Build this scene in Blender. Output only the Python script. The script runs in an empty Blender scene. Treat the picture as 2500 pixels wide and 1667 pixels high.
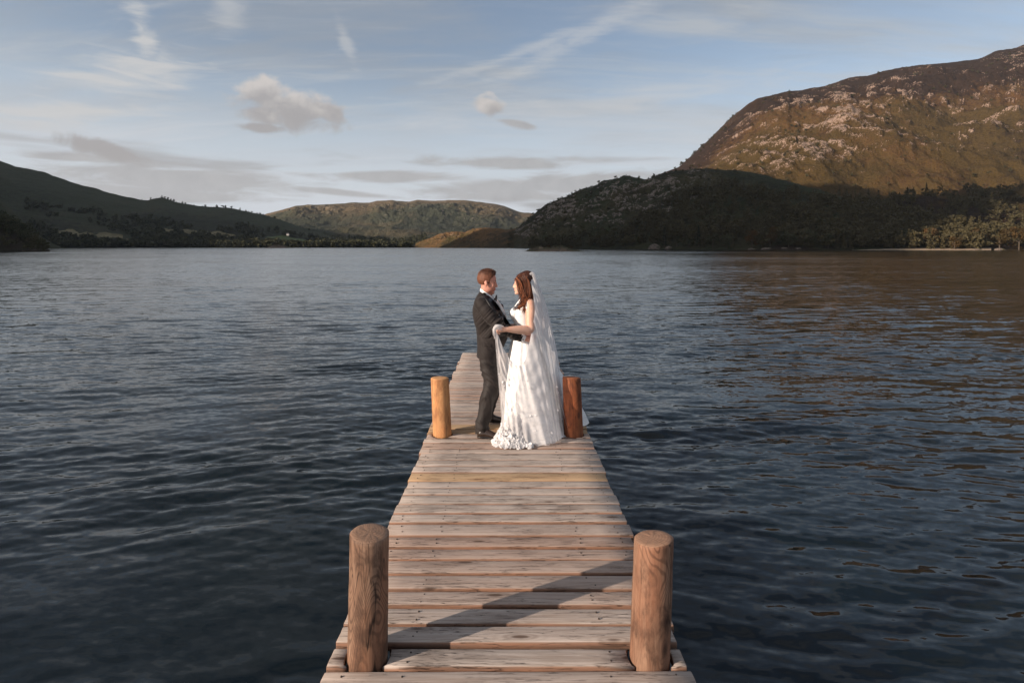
import bpy, bmesh, math, random
import numpy as np
from mathutils import Vector, Matrix

# ------------------------------------------------------------------ scene, camera, light
scene = bpy.context.scene
COL = scene.collection
R = math.radians
rng = np.random.default_rng(7)
random.seed(7)

F, CX, HY, CAMZ = 1389.0, 1241.0, 601.0, 2.06      # focal length and vanishing point in photo pixels, eye height over the deck
WATER_Z = -0.55
SUN_EL, SUN_AZ = 18.0, -118.0                       # degrees; azimuth from +Y, clockwise

cam_data = bpy.data.cameras.new('camera')
cam = bpy.data.objects.new('camera', cam_data)
COL.objects.link(cam)
cam.location = (0, 0, CAMZ)
cam.rotation_euler = (R(90), 0, 0)
cam_data.sensor_width = 36.0
cam_data.lens = F / 2500.0 * 36.0
cam_data.shift_x = (1250.0 - CX) / 2500.0
cam_data.shift_y = -(833.5 - HY) / 2500.0
cam_data.clip_start = 0.1
cam_data.clip_end = 20000
scene.camera = cam

scene.render.engine = 'CYCLES'
scene.view_settings.view_transform = 'Standard'
scene.view_settings.look = 'None'
scene.view_settings.gamma = 1.0
scene.view_settings.exposure = EXPOSURE = 0.55
scene.cycles.max_bounces = 5
scene.cycles.diffuse_bounces = 3
scene.cycles.glossy_bounces = 3
scene.cycles.transmission_bounces = 2
scene.cycles.transparent_max_bounces = 14
scene.cycles.use_adaptive_sampling = True
scene.cycles.adaptive_threshold = 0.015
scene.cycles.use_denoising = True
scene.cycles.sample_clamp_indirect = 4.0

sd = bpy.data.lights.new('sun', 'SUN')
sd.energy = 5.0
sd.angle = R(0.55)
sd.color = (1.0, 0.85, 0.71)
sun = bpy.data.objects.new('sun', sd)
COL.objects.link(sun)
tosun = Vector((math.sin(R(SUN_AZ)) * math.cos(R(SUN_EL)), math.cos(R(SUN_AZ)) * math.cos(R(SUN_EL)), math.sin(R(SUN_EL))))
sun.rotation_euler = tosun.to_track_quat('Z', 'Y').to_euler()
sun.location = (-20, -10, 15)


# ------------------------------------------------------------------ node helpers
class S:
    """A node socket with arithmetic that adds Math nodes to its tree."""
    def __init__(self, nt, sock): self.nt, self.s = nt, sock
    def _m(self, op, a, b=None, c=None, clamp=False):
        n = self.nt.nodes.new('ShaderNodeMath'); n.operation = op; n.use_clamp = clamp
        for i, v in enumerate((a, b, c)):
            if v is None: continue
            if isinstance(v, S): self.nt.links.new(v.s, n.inputs[i])
            else: n.inputs[i].default_value = v
        return S(self.nt, n.outputs[0])
    def __add__(self, o): return self._m('ADD', self, o)
    __radd__ = __add__
    def __sub__(self, o): return self._m('SUBTRACT', self, o)
    def __rsub__(self, o): return self._m('SUBTRACT', o, self)
    def __mul__(self, o): return self._m('MULTIPLY', self, o)
    __rmul__ = __mul__
    def __truediv__(self, o): return self._m('DIVIDE', self, o)
    def __rtruediv__(self, o): return self._m('DIVIDE', o, self)
    def pow(self, o): return self._m('POWER', self, o)
    def abs(self): return self._m('ABSOLUTE', self)
    def sin(self): return self._m('SINE', self)
    def sqrt(self): return self._m('SQRT', self)
    def clamp(self): return self._m('ADD', self, 0.0, clamp=True)
    def max(self, o): return self._m('MAXIMUM', self, o)
    def min(self, o): return self._m('MINIMUM', self, o)
    def atan2(self, o): return self._m('ARCTAN2', self, o)
    def asin(self): return self._m('ARCSINE', self)
    def step(self, a, b, lo=0.0, hi=1.0):
        n = self.nt.nodes.new('ShaderNodeMapRange'); n.interpolation_type = 'SMOOTHSTEP'
        self.nt.links.new(self.s, n.inputs[0])
        for i, v in zip((1, 2, 3, 4), (a, b, lo, hi)): n.inputs[i].default_value = v
        return S(self.nt, n.outputs[0])


class T:
    """Builder for one node tree."""
    def __init__(self, nt): self.nt = nt; nt.nodes.clear()
    def new(self, t, **kw):
        n = self.nt.nodes.new('ShaderNode' + t)
        for k, v in kw.items(): setattr(n, k, v)
        return n
    def link(self, a, b): self.nt.links.new(a.s if isinstance(a, S) else a, b)
    def coord(self, which='Object'): return self.new('TexCoord').outputs[which]
    def sep(self, v):
        n = self.new('SeparateXYZ'); self.link(v, n.inputs[0]); return [S(self.nt, o) for o in n.outputs]
    def comb(self, x, y, z):
        n = self.new('CombineXYZ')
        for i, v in enumerate((x, y, z)):
            if isinstance(v, S): self.link(v, n.inputs[i])
            else: n.inputs[i].default_value = v
        return n.outputs[0]
    def vmul(self, v, f):
        n = self.new('VectorMath', operation='MULTIPLY'); self.link(v, n.inputs[0]); n.inputs[1].default_value = f; return n.outputs[0]
    def vadd(self, v, w):
        n = self.new('VectorMath', operation='ADD'); self.link(v, n.inputs[0])
        if isinstance(w, (tuple, list)): n.inputs[1].default_value = w
        else: self.link(w, n.inputs[1])
        return n.outputs[0]
    def noise(self, v, scale=1.0, detail=4.0, rough=0.55, distort=0.0, out=0):
        n = self.new('TexNoise')
        if v is not None: self.link(v, n.inputs['Vector'])
        n.inputs['Scale'].default_value = scale; n.inputs['Detail'].default_value = detail
        n.inputs['Roughness'].default_value = rough; n.inputs['Distortion'].default_value = distort
        return S(self.nt, n.outputs[out])
    def voronoi(self, v, scale=1.0, feature='F1', rand=1.0):
        n = self.new('TexVoronoi', feature=feature); self.link(v, n.inputs['Vector'])
        n.inputs['Scale'].default_value = scale; n.inputs['Randomness'].default_value = rand
        return S(self.nt, n.outputs['Distance'])
    def mix(self, f, a, b, mode='MIX'):
        n = self.new('Mix', data_type='RGBA', blend_type=mode)
        for sk, v in ((n.inputs[0], f), (n.inputs[6], a), (n.inputs[7], b)):
            if isinstance(v, S): self.link(v, sk)
            elif hasattr(v, 'links'): self.link(v, sk)
            elif isinstance(v, (int, float)): sk.default_value = v
            else: sk.default_value = (*v, 1.0)
        return S(self.nt, n.outputs[2])
    def attr(self, name):
        n = self.new('Attribute'); n.attribute_name = name; return S(self.nt, n.outputs['Fac'])
    def rand(self):
        return S(self.nt, self.new('ObjectInfo').outputs['Random'])
    def bump(self, h, strength=0.5, dist=0.01, normal=None):
        n = self.new('Bump'); n.inputs['Strength'].default_value = strength; n.inputs['Distance'].default_value = dist
        self.link(h, n.inputs['Height'])
        if normal is not None: self.link(normal, n.inputs['Normal'])
        return n.outputs[0]
    def out(self, shader, volume=None):
        o = self.new('OutputMaterial')
        if shader is not None: self.link(shader, o.inputs['Surface'])
        if volume is not None: self.link(volume, o.inputs['Volume'])
    def bsdf(self, color, rough=0.8, normal=None, spec=0.3, **kw):
        n = self.new('BsdfPrincipled')
        for key, v in (('Base Color', color), ('Roughness', rough), ('Specular IOR Level', spec)) + tuple(kw.items()):
            sk = n.inputs[key]
            if isinstance(v, S): self.link(v, sk)
            elif isinstance(v, tuple) and len(v) == 3 and len(sk.default_value) == 4: sk.default_value = (*v, 1.0)
            else: sk.default_value = v
        if normal is not None: self.link(normal, n.inputs['Normal'])
        return n.outputs[0]


def material(name):
    m = bpy.data.materials.new(name); m.use_nodes = True
    return m, T(m.node_tree)


# ------------------------------------------------------------------ sky
world = bpy.data.worlds.new('World')
scene.world = world
world.use_nodes = True


def build_sky():
    t = T(world.node_tree)
    sky = t.new('TexSky', sky_type='NISHITA')
    sky.sun_disc = False
    sky.sun_elevation = R(SUN_EL)
    sky.sun_rotation = R(SUN_AZ)
    sky.altitude = 150
    sky.air_density = 1.0
    sky.dust_density = 2.2
    sky.ozone_density = 1.6
    d = t.coord('Generated')
    nrm = t.new('VectorMath', operation='NORMALIZE'); t.link(d, nrm.inputs[0])
    x, y, z = t.sep(nrm.outputs[0])
    az = x.atan2(y); el = z.asin()
    # soften the sky's saturation as in thin high haze
    hsv = t.new('HueSaturation'); hsv.inputs['Saturation'].default_value = 0.80; hsv.inputs['Value'].default_value = SKY_V
    t.link(sky.outputs[0], hsv.inputs['Color'])
    col = S(t.nt, hsv.outputs[0])
    zz = z.max(0.0) + 0.16
    plane = t.comb(x / zz, y / zz, 0.0)
    # thin cirrus over the whole sky, drawn out by the wind
    rot = t.new('Mapping'); t.link(plane, rot.inputs[0]); rot.inputs['Rotation'].default_value = (0, 0, R(28)); rot.inputs['Scale'].default_value = (0.55, 1.7, 1)
    warp = t.noise(plane, 0.7, 3, 0.5, 0, 1)
    wv = t.vmul(warp.s, (0.9, 0.9, 0.9))
    ci = t.noise(t.vadd(rot.outputs[0], wv), 1.3, 5, 0.62)
    cim = ci.step(0.40, 0.74) * 0.85
    col = t.mix(cim, col, CIRRUS)
    rot2 = t.new('Mapping'); t.link(plane, rot2.inputs[0]); rot2.inputs['Rotation'].default_value = (0, 0, R(-35)); rot2.inputs['Scale'].default_value = (0.45, 2.6, 1); rot2.inputs['Location'].default_value = (4.0, 1.0, 0)
    ci2 = t.noise(t.vadd(rot2.outputs[0], wv), 1.5, 6, 0.66, 0.3)
    col = t.mix(ci2.step(0.43, 0.73) * 0.75, col, (3.4, 3.5, 3.6))
    # pale veil towards the horizon
    veil = el.step(0.34, 0.03) * 0.78
    col = t.mix(veil, col, VEIL)
    # stratus banks low in the sky all round
    sv = t.comb(az * 1.0, el * 9.0, 0.0)
    st = t.noise(sv, 2.1, 4, 0.52, 0.2)
    band = el.step(0.015, 0.05) * el.step(0.20, 0.11)
    stm = st.step(0.53, 0.64) * band * 0.8
    col = t.mix(stm, col, STRATUS)
    # clouds with a place of their own: ellipses in azimuth and elevation, broken up by noise
    edge = t.noise(t.comb(az, el * 1.6, 0.0), 16.0, 5, 0.6, 0.4) - 0.5
    edge2 = t.noise(t.comb(az * 0.45, el * 2.6, 3.0), 18.0, 5, 0.62, 0.9) - 0.5
    puff = t.noise(t.comb(az, el * 1.15, 7.0), 30.0, 4, 0.6, 0.3)
    ae = t.comb(az, el, 0.0)
    def field(kind, dens_lo, dens_hi):
        best = None
        for (px, py, hw, hh, tilt, k, dens) in CLOUDS:
            if k != kind or not (dens_lo <= dens < dens_hi): continue
            a0 = math.atan((px - CX) / F); e0 = math.atan((HY - py) / F * math.cos(a0))
            mp = t.new('Mapping', vector_type='TEXTURE')
            t.link(ae, mp.inputs[0])
            mp.inputs['Location'].default_value = (a0, e0, 0); mp.inputs['Rotation'].default_value = (0, 0, R(tilt))
            mp.inputs['Scale'].default_value = (hw / F * math.cos(a0), hh / F * math.cos(a0), 1)
            ln = t.new('VectorMath', operation='LENGTH'); t.link(mp.outputs[0], ln.inputs[0])
            r = S(t.nt, ln.outputs['Value'])
            best = r if best is None else best.min(r)
        return 1.0 - best
    lay = edge2 * 3.4 + edge * 0.8
    col = t.mix((field('cirrus', 0, 0.5) + lay).step(-0.4, 1.2) * 0.45, col, CIRRUS_B)
    col = t.mix((field('cirrus', 0.5, 1) + lay).step(-0.3, 1.1) * 0.85, col, CIRRUS_B)
    fs = field('stratus', 0, 1)
    col = t.mix((fs + edge2 * 2.0).step(-0.25, 0.5) * 0.85, col, t.mix(puff.step(0.1, 0.8), STRATUS, STRATUS_HI))
    fc = field('cumulus', 0, 1)
    sh = (puff * 1.5 + (el - 0.225) * 13.0 + edge * 1.2 - fc * 0.25).step(0.2, 1.5)
    col = t.mix((fc + edge * 2.2).step(-0.12, 0.5) * 0.9, col, t.mix(sh, CUM_LOW, CUM_TOP))
    bg = t.new('Background'); bg.inputs['Strength'].default_value = 0.1
    t.link(col, bg.inputs['Color'])
    o = t.new('OutputWorld'); t.link(bg.outputs[0], o.inputs['Surface'])


SKY_V = 1.0
CIRRUS = (2.25, 2.45, 2.7)
CIRRUS_B = (4.2, 4.15, 4.1)
VEIL = (4.95, 5.2, 5.6)
STRATUS = (2.5, 2.42, 2.42)
STRATUS_HI = (3.1, 3.0, 2.95)
CUM_TOP = (4.5, 4.15, 3.9)
CUM_LOW = (2.6, 2.45, 2.4)
CLOUDS = [
    (325, 180, 175, 48, 12, 'cirrus', 0.85), (350, 95, 26, 75, 12, 'cirrus', 0.5), (300, 205, 130, 16, 4, 'cirrus', 0.6),
    (160, 275, 240, 22, 8, 'cirrus', 0.85), (60, 300, 190, 24, 4, 'cirrus', 0.7),
    (845, 105, 14, 60, 22, 'cirrus', 0.45), (560, 20, 40, 60, 0, 'cirrus', 0.25),
    (1240, 140, 260, 14, 18, 'cirrus', 0.4), (1420, 90, 220, 22, 24, 'cirrus', 0.35), (1560, 240, 300, 30, 6, 'cirrus', 0.35),
    (700, 272, 140, 50, -8, 'cumulus', 0.92), (645, 232, 68, 42, 0, 'cumulus', 0.9), (800, 274, 56, 34, -14, 'cumulus', 0.8), (640, 312, 70, 12, 0, 'cumulus', 0.55),
    (1200, 262, 48, 26, -22, 'cumulus', 0.7), (1265, 305, 44, 10, -10, 'stratus', 0.6),
    (275, 370, 95, 26, -14, 'cumulus', 0.7), (190, 385, 130, 14, 0, 'stratus', 0.6),
    (440, 440, 300, 38, -2, 'stratus', 0.88), (330, 472, 330, 22, 0, 'stratus', 0.7),
    (1225, 398, 200, 17, 0, 'stratus', 0.85), (960, 432, 210, 13, 1, 'stratus', 0.8), (1330, 452, 330, 28, 3, 'stratus', 0.8), (1230, 480, 200, 14, 0, 'stratus', 0.5), (830, 470, 150, 9, -4, 'stratus', 0.55),
    (-260, 420, 420, 34, 0, 'stratus', 0.8), (2900, 470, 500, 30, 0, 'stratus', 0.8), (-500, 200, 160, 60, -5, 'cumulus', 0.8), (2950, 250, 130, 50, 0, 'cumulus', 0.8),
]
build_sky()
world.cycles.sampling_method = 'MANUAL'
world.cycles.sample_map_resolution = 256


# ------------------------------------------------------------------ mesh helpers
def mesh_np(name, verts, faces, smooth=True):
    """verts (n,3) array; faces: (m,4) or (m,3) array, or list of such arrays."""
    if not isinstance(faces, list): faces = [faces]
    me = bpy.data.meshes.new(name)
    verts = np.asarray(verts, dtype=np.float32)
    loops, starts, tot = [], [], 0
    for f in faces:
        f = np.asarray(f, dtype=np.int32)
        if len(f) == 0: continue
        k = f.shape[1]
        starts.append(tot + np.arange(len(f), dtype=np.int32) * k)
        loops.append(f.ravel()); tot += f.size
    loops = np.concatenate(loops); starts = np.concatenate(starts)
    me.vertices.add(len(verts)); me.vertices.foreach_set('co', verts.ravel())
    me.loops.add(len(loops)); me.loops.foreach_set('vertex_index', loops)
    me.polygons.add(len(starts)); me.polygons.foreach_set('loop_start', starts)
    me.update(calc_edges=True); me.validate()
    if smooth: me.polygons.foreach_set('use_smooth', np.ones(len(me.polygons), dtype=bool))
    return me


def point_attr(me, name, values):
    a = me.attributes.new(name, 'FLOAT', 'POINT')
    a.data.foreach_set('value', np.asarray(values, dtype=np.float32).ravel())


def link(name, me, mats=None, parent=None, loc=(0, 0, 0)):
    o = bpy.data.objects.new(name, me)
    COL.objects.link(o)
    o.location = loc
    if parent is not None: o.parent = parent
    if mats is not None and me is not None and not me.materials:
        for m in (mats if isinstance(mats, (list, tuple)) else [mats]): me.materials.append(m)
    return o


def tag(o, label=None, cat=None, group=None, kind=None):
    if label: o['label'] = label
    if cat: o['category'] = cat
    if group: o['group'] = group
    if kind: o['kind'] = kind
    return o


def grid_faces(nr, nc, wrap=False):
    i = np.arange(nr - 1)[:, None]; j = np.arange(nc if wrap else nc - 1)[None, :]
    j2 = (j + 1) % nc
    return np.stack([i * nc + j, i * nc + j2, (i + 1) * nc + j2, (i + 1) * nc + j], -1).reshape(-1, 4)


def _hash(ix, iy, seed):
    h = (ix.astype(np.int64) * 374761393 + iy.astype(np.int64) * 668265263 + seed * 1442695041) & 0xFFFFFFFF
    h = ((h ^ (h >> 13)) * 1274126177) & 0xFFFFFFFF
    return ((h ^ (h >> 16)) & 0xFFFFFF) / float(0xFFFFFF)


def vnoise(x, y, seed=0):
    ix, iy = np.floor(x), np.floor(y)
    fx, fy = x - ix, y - iy
    ux, uy = fx * fx * fx * (fx * (fx * 6 - 15) + 10), fy * fy * fy * (fy * (fy * 6 - 15) + 10)
    a, b = _hash(ix, iy, seed), _hash(ix + 1, iy, seed)
    c, d = _hash(ix, iy + 1, seed), _hash(ix + 1, iy + 1, seed)
    return (a * (1 - ux) + b * ux) * (1 - uy) + (c * (1 - ux) + d * ux) * uy


def fbm(x, y, octaves=5, seed=0, gain=0.5):
    s, a, n = 0.0, 1.0, 0.0
    for k in range(octaves):
        s = s + a * vnoise(x, y, seed + k * 17); n += a; a *= gain
        x, y = x * 2.03 + 11.3, y * 2.03 + 5.7
    return s / n


def ridged(x, y, octaves=5, seed=0, gain=0.5):
    s, a, n = 0.0, 1.0, 0.0
    for k in range(octaves):
        s = s + a * (1 - np.abs(2 * vnoise(x, y, seed + k * 17) - 1)); n += a; a *= gain
        x, y = x * 2.03 + 11.3, y * 2.03 + 5.7
    return s / n


def sstep(x, a, b):
    t = np.clip((x - a) / (b - a), 0, 1); return t * t * (3 - 2 * t)


def P(px, py, D):
    """World point seen at photo pixel (px, py) at depth D."""
    return np.array([(px - CX) * D / F, D, CAMZ - (py - HY) * D / F])


# ------------------------------------------------------------------ water
def build_water():
    m, t = material('lake_water')
    pos = t.new('NewGeometry').outputs['Position']
    far = t.attr('far')
    px_, py_, pz_ = t.sep(pos)
    v1 = t.comb(px_ * 0.45, py_, 0.0)
    n1 = t.noise(v1, 1.6, 3, 0.6, 0.3, 1); n2 = t.noise(v1, 6.5, 3, 0.6, 0.3, 1); n3 = t.noise(t.comb(px_ * 0.6, py_, 4.0), 17.0, 2, 0.5, 0.0, 1)
    gust = t.noise(t.comb(px_ * 0.3, py_, 0.0), 0.012, 4, 0.6).step(0.3, 0.7, 0.55, 1.25) * t.noise(t.comb(px_ * 0.35, py_, 2.0), 0.12, 3, 0.5).step(0.3, 0.7, 0.75, 1.2)
    def slope(n, a):
        sx, sy, sz = t.sep(n.s); return (sx - 0.5) * a, (sy - 0.5) * a
    a1, b1 = slope(n1, 0.24); a2, b2 = slope(n2, 0.25); a3, b3 = slope(n3, 0.24)
    rip = t.noise(t.comb(px_ * 0.30 + py_ * 0.05, py_, 6.0), 3.4, 4, 0.66, 0.25, 1)
    ar, br = slope(rip, 0.80)
    patch = t.noise(t.comb(px_ * 0.5, py_, 9.0), 0.22, 3, 0.55).step(0.32, 0.68, 0.25, 1.3)
    mid = (far * 5.0).min(1.0) * (1.0 - far * 0.75)
    sx = (a1 + a2) * far * gust + a3 * 0.8 + ar * 0.35 * mid * patch
    sy = (b1 + b2 - 0.064) * far * gust + b3 + (br - 0.03) * mid * patch
    geo = t.new('NewGeometry').outputs['Normal']
    nv = t.new('VectorMath', operation='NORMALIZE')
    t.link(t.vadd(geo, t.comb(sx * 0.6, sy, 0.0)), nv.inputs[0])
    deep = t.mix(t.noise(t.comb(px_, py_, 0.0), 0.5, 4, 0.6).step(0.4, 0.7), (0.0007, 0.0035, 0.0052), (0.0018, 0.0055, 0.0065))
    sh = t.bsdf(deep, 0.06, nv.outputs[0], 0.5, IOR=1.36)
    t.out(sh)
    # a sheet of rows and columns that widens with distance
    rows = np.concatenate([np.linspace(1130, 330, 420, endpoint=False), np.linspace(330, 60, 300, endpoint=False), np.geomspace(60, 3.2, 110)])
    D = (CAMZ - WATER_Z) * F / rows
    D = np.concatenate([[0.3, 1.0, 2.0], D, [1700, 3200, 6000]])
    s = np.concatenate([np.linspace(-2.2, -1.05, 40, endpoint=False), np.linspace(-1.05, 1.05, 640), np.linspace(1.05, 2.2, 41)[1:]])
    DD, SS = np.meshgrid(D, s, indexing='ij')
    X = SS * np.maximum(DD, 3.0); Y = DD.copy()
    Z = np.zeros_like(X)
    r = np.random.default_rng(3)
    spacing = np.maximum(np.gradient(D)[:, None] * np.ones_like(X), 0.01)
    XN = fbm(X * 0.11, Y * 0.11, 3, 5); gust = (0.45 + 0.8 * fbm(X * 0.05 + 9, Y * 0.14, 3, 8)) * (0.25 + 2.6 * np.clip(fbm(X * 0.22 + 3, Y * 0.5, 3, 28) - 0.2, 0, 1))
    wx = X + 0.7 * (XN - 0.5); wy = Y + 0.9 * (fbm(X * 0.13 + 4, Y * 0.13, 3, 15) - 0.5)
    N = 72
    lam = np.geomspace(0.15, 3.6, N)
    lam = lam * r.uniform(0.93, 1.07, N)
    keep = np.zeros_like(X)
    for i in range(N):
        th = r.normal(0, 0.33) + (0.16 if lam[i] > 0.9 else 0.05)
        kx, ky = math.sin(th) * 2 * math.pi / lam[i], -math.cos(th) * 2 * math.pi / lam[i]
        steep = 0.0155 * (1.45 if lam[i] < 0.35 else 1.15 if lam[i] < 0.6 else (0.85 if lam[i] < 1.2 else (0.5 if lam[i] < 2.0 else 0.3)))
        amp = steep * lam[i] / (2 * math.pi)
        fade = sstep(lam[i] / spacing, 2.2, 4.5)
        ph = kx * wx + ky * wy + r.uniform(0, 6.283)
        s_ = np.sin(ph)
        Z += amp * fade * (s_ + 0.30 * np.cos(2 * ph)) * gust
        keep += fade
    far_ = 1.0 - np.clip(keep / N, 0, 1)
    Z += WATER_Z
    Z[D < 2.9, :] = WATER_Z
    me = mesh_np('lake', np.stack([X, Y, Z], -1).reshape(-1, 3), grid_faces(*X.shape))
    point_attr(me, 'far', 0.08 + 0.92 * far_)
    o = link('lake', me, m)
    tag(o, 'dark rippled lake water stretching to the far shore', None, kind='structure')
    # open water behind and beside the camera
    b = 6000.0
    quads = np.array([[-b, -2000, WATER_Z - 0.004], [b, -2000, WATER_Z - 0.004], [b, 0.3, WATER_Z - 0.004], [-b, 0.3, WATER_Z - 0.004]])
    return o


build_water()


# ------------------------------------------------------------------ hills
def hill_material(name, grass, bracken, heath, rock, rock_amt=1.0, fine=1.0):
    m, t = material(name)
    pos = t.new('NewGeometry').outputs['Position']
    rk, ht, gr = t.attr('rock'), t.attr('heath'), t.attr('grass')
    n1 = t.noise(pos, 0.02 * fine, 6, 0.6); n2 = t.noise(pos, 0.11 * fine, 5, 0.65); n3 = t.noise(pos, 0.45 * fine, 4, 0.6)
    c = t.mix((n1 * 0.6 + n2 * 0.5 - gr * 0.5).step(0.17, 0.60), grass, bracken)
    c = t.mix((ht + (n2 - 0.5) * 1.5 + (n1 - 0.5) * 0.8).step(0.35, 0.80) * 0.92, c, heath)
    c = t.mix(n3.step(0.45, 0.75) * 0.5, c, tuple(v * 0.45 for v in heath))
    rm = (rk * 0.62 * rock_amt + (n2 - 0.5) * 2.3 + (n3 - 0.5) * 2.2).step(0.42, 0.72) * rk.step(0.05, 0.3) * 0.92
    rc = t.mix(n3.step(0.3, 0.7), tuple(v * 0.6 for v in rock), rock)
    c = t.mix(rm, c, rc)
    b = t.bump(n3 * 1.0 + n2 * 2.0, 0.9, 3.0 / fine)
    t.out(t.bsdf(c, 0.95, b, 0.1))
    return m


def px_interp(pts, px):
    a = np.array(pts, dtype=float); return np.interp(px, a[:, 0], a[:, 1])


def hill(name, mat, ridge, Rd, Sd, px0, px1, nc, nr, prof, rough=0.02, rscale=90.0, seed=0, rock_f=None, heath_shade_f=None, grass_f=None, back=0.5, sil=0.0025):
    """Terrain sheet from a shoreline (depth Sd) up to a ridge (depth Rd) whose skyline is given, and down behind it."""
    px = np.linspace(px0, px1, nc)
    ry = px_interp(ridge, px)
    Rr = px_interp(Rd, px) if isinstance(Rd, list) else np.full(nc, float(Rd))
    Ss = px_interp(Sd, px) if isinstance(Sd, list) else np.full(nc, float(Sd))
    zr = CAMZ + (HY - ry) / F * Rr - WATER_Z
    tf = np.concatenate([np.linspace(0, 1, nr), 1 + np.linspace(0, back, max(8, nr // 5))[1:]])
    Tt, PX = np.meshgrid(tf, px, indexing='ij')
    D = Ss + (Rr - Ss) * Tt
    sl = (PX - CX) / F
    X = sl * D
    pr = np.interp(np.minimum(tf, 1), [p[0] for p in prof], [p[1] for p in prof])
    pr = np.where(tf > 1, 1 - (tf - 1) ** 2 * 2.2 - (tf - 1) * 0.35, pr)[:, None]
    Z = zr * pr
    w = np.clip(Tt, 0, 1)
    env = np.clip(w * 4, 0, 1) * (1 - sstep(w, 0.72, 1.0)) 
    big = fbm(X / rscale, D / rscale, 6, seed) - 0.5
    rid = ridged(X / (rscale * 0.55), D / (rscale * 0.55), 5, seed + 50) - 0.55
    Z = Z + zr * (env * (big * 7 * rough + rid * 3.5 * rough))
    Z = Z + (fbm(X / (rscale * 0.16), D / (rscale * 0.16), 4, seed + 90) - 0.5) * Rr * sil * (0.35 + np.clip(w * 3, 0, 1))
    q = rscale * 0.075
    rk_n = 0.62 * fbm(X / q + 31 + D / (q * 3), (D * 0.4 + Z * 1.3) / q, 5, seed + 7) + 0.38 * fbm(X / (q * 5) + 7, (D * 0.5 + Z) / (q * 5), 3, seed + 9)
    rock = sstep(rk_n, 0.50, 0.66) * (rock_f(PX, w) if rock_f else 0.6)
    gully = ridged(X / (rscale * 0.22) + D / (rscale * 1.4), D / (rscale * 1.3), 4, seed + 123) - 0.6
    Z = Z + rock * Rr * 0.004 * env + gully * zr * 0.028 * env + (ridged(X / (rscale * 0.07), (D + Z) / (rscale * 0.1), 3, seed + 140) - 0.6) * zr * 0.012 * env
    heath = heath_shade_f(PX, w) if heath_shade_f else 0.2 + 0 * w
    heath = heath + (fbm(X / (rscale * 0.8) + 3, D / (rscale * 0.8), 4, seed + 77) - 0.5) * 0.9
    grass = (grass_f(PX, w) if grass_f else 0.3 + 0 * w) + (fbm(X / (rscale * 1.1), D / (rscale * 1.1) + 9, 3, seed + 33) - 0.5)
    Z = Z + WATER_Z - 0.6 * (1 - np.clip(w * 40, 0, 1))
    me = mesh_np(name, np.stack([X, D, Z], -1).reshape(-1, 3), grid_faces(*X.shape))
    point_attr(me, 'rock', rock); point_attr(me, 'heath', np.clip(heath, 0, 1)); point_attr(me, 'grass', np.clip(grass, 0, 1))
    o = link(name, me, mat)
    def zat(pxv, tv):
        j = int(np.clip(np.searchsorted(px, pxv), 0, nc - 1)); i = int(np.clip(np.searchsorted(tf, tv), 0, len(tf) - 1))
        return X[i, j], D[i, j], Z[i, j]
    o_info = dict(px=px, tf=tf, X=X, D=D, Z=Z, at=zat)
    return o, o_info


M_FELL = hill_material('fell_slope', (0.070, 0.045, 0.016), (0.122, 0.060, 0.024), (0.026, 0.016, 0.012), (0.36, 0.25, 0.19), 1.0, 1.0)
M_KNOLL = hill_material('crag_slope', (0.034, 0.040, 0.017), (0.075, 0.056, 0.028), (0.020, 0.021, 0.012), (0.27, 0.215, 0.185), 1.0, 1.6)
M_LEFT = hill_material('wooded_slope', (0.056, 0.060, 0.034), (0.095, 0.080, 0.046), (0.036, 0.036, 0.024), (0.2, 0.17, 0.14), 0.5, 0.8)
M_FAR = hill_material('far_fell', (0.052, 0.054, 0.032), (0.155, 0.105, 0.056), (0.030, 0.036, 0.026), (0.32, 0.26, 0.2), 0.8, 0.5)
M_LAND = hill_material('headland_slope', (0.055, 0.048, 0.018), (0.16, 0.088, 0.038), (0.045, 0.035, 0.018), (0.26, 0.18, 0.13), 0.9, 2.0)

FELL_RIDGE = [(1500, 470), (1600, 431), (1657, 409), (1726, 348), (1765, 310), (1799, 279), (1830, 254), (1849, 243), (1879, 236), (1925, 223.5), (1956, 223.5), (2013, 212), (2071, 195), (2117, 192), (2155, 181), (2212, 169), (2251, 160), (2308, 156.5), (2358, 151), (2392, 148), (2415, 139), (2442, 130), (2469, 124), (2500, 114), (2600, 88), (2800, 70), (3100, 110), (3500, 160)]
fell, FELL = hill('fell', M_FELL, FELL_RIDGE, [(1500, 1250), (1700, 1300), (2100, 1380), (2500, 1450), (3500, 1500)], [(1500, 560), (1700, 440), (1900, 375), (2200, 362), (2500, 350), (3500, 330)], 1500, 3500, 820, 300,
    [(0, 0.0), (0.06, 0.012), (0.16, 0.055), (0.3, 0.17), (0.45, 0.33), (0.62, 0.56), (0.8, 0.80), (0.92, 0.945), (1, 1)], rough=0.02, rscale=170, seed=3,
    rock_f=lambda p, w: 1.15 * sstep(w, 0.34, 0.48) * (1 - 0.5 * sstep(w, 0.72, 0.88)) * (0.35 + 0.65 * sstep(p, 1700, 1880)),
    heath_shade_f=lambda p, w: 0.28 + 0.75 * sstep(w, 0.58, 0.80) + 0.35 * (1 - sstep(w, 0.12, 0.3)),  # heather darkened on the upper slope to stand for cloud shadow
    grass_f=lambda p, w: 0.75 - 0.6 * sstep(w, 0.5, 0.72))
tag(fell, kind='structure')

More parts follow.
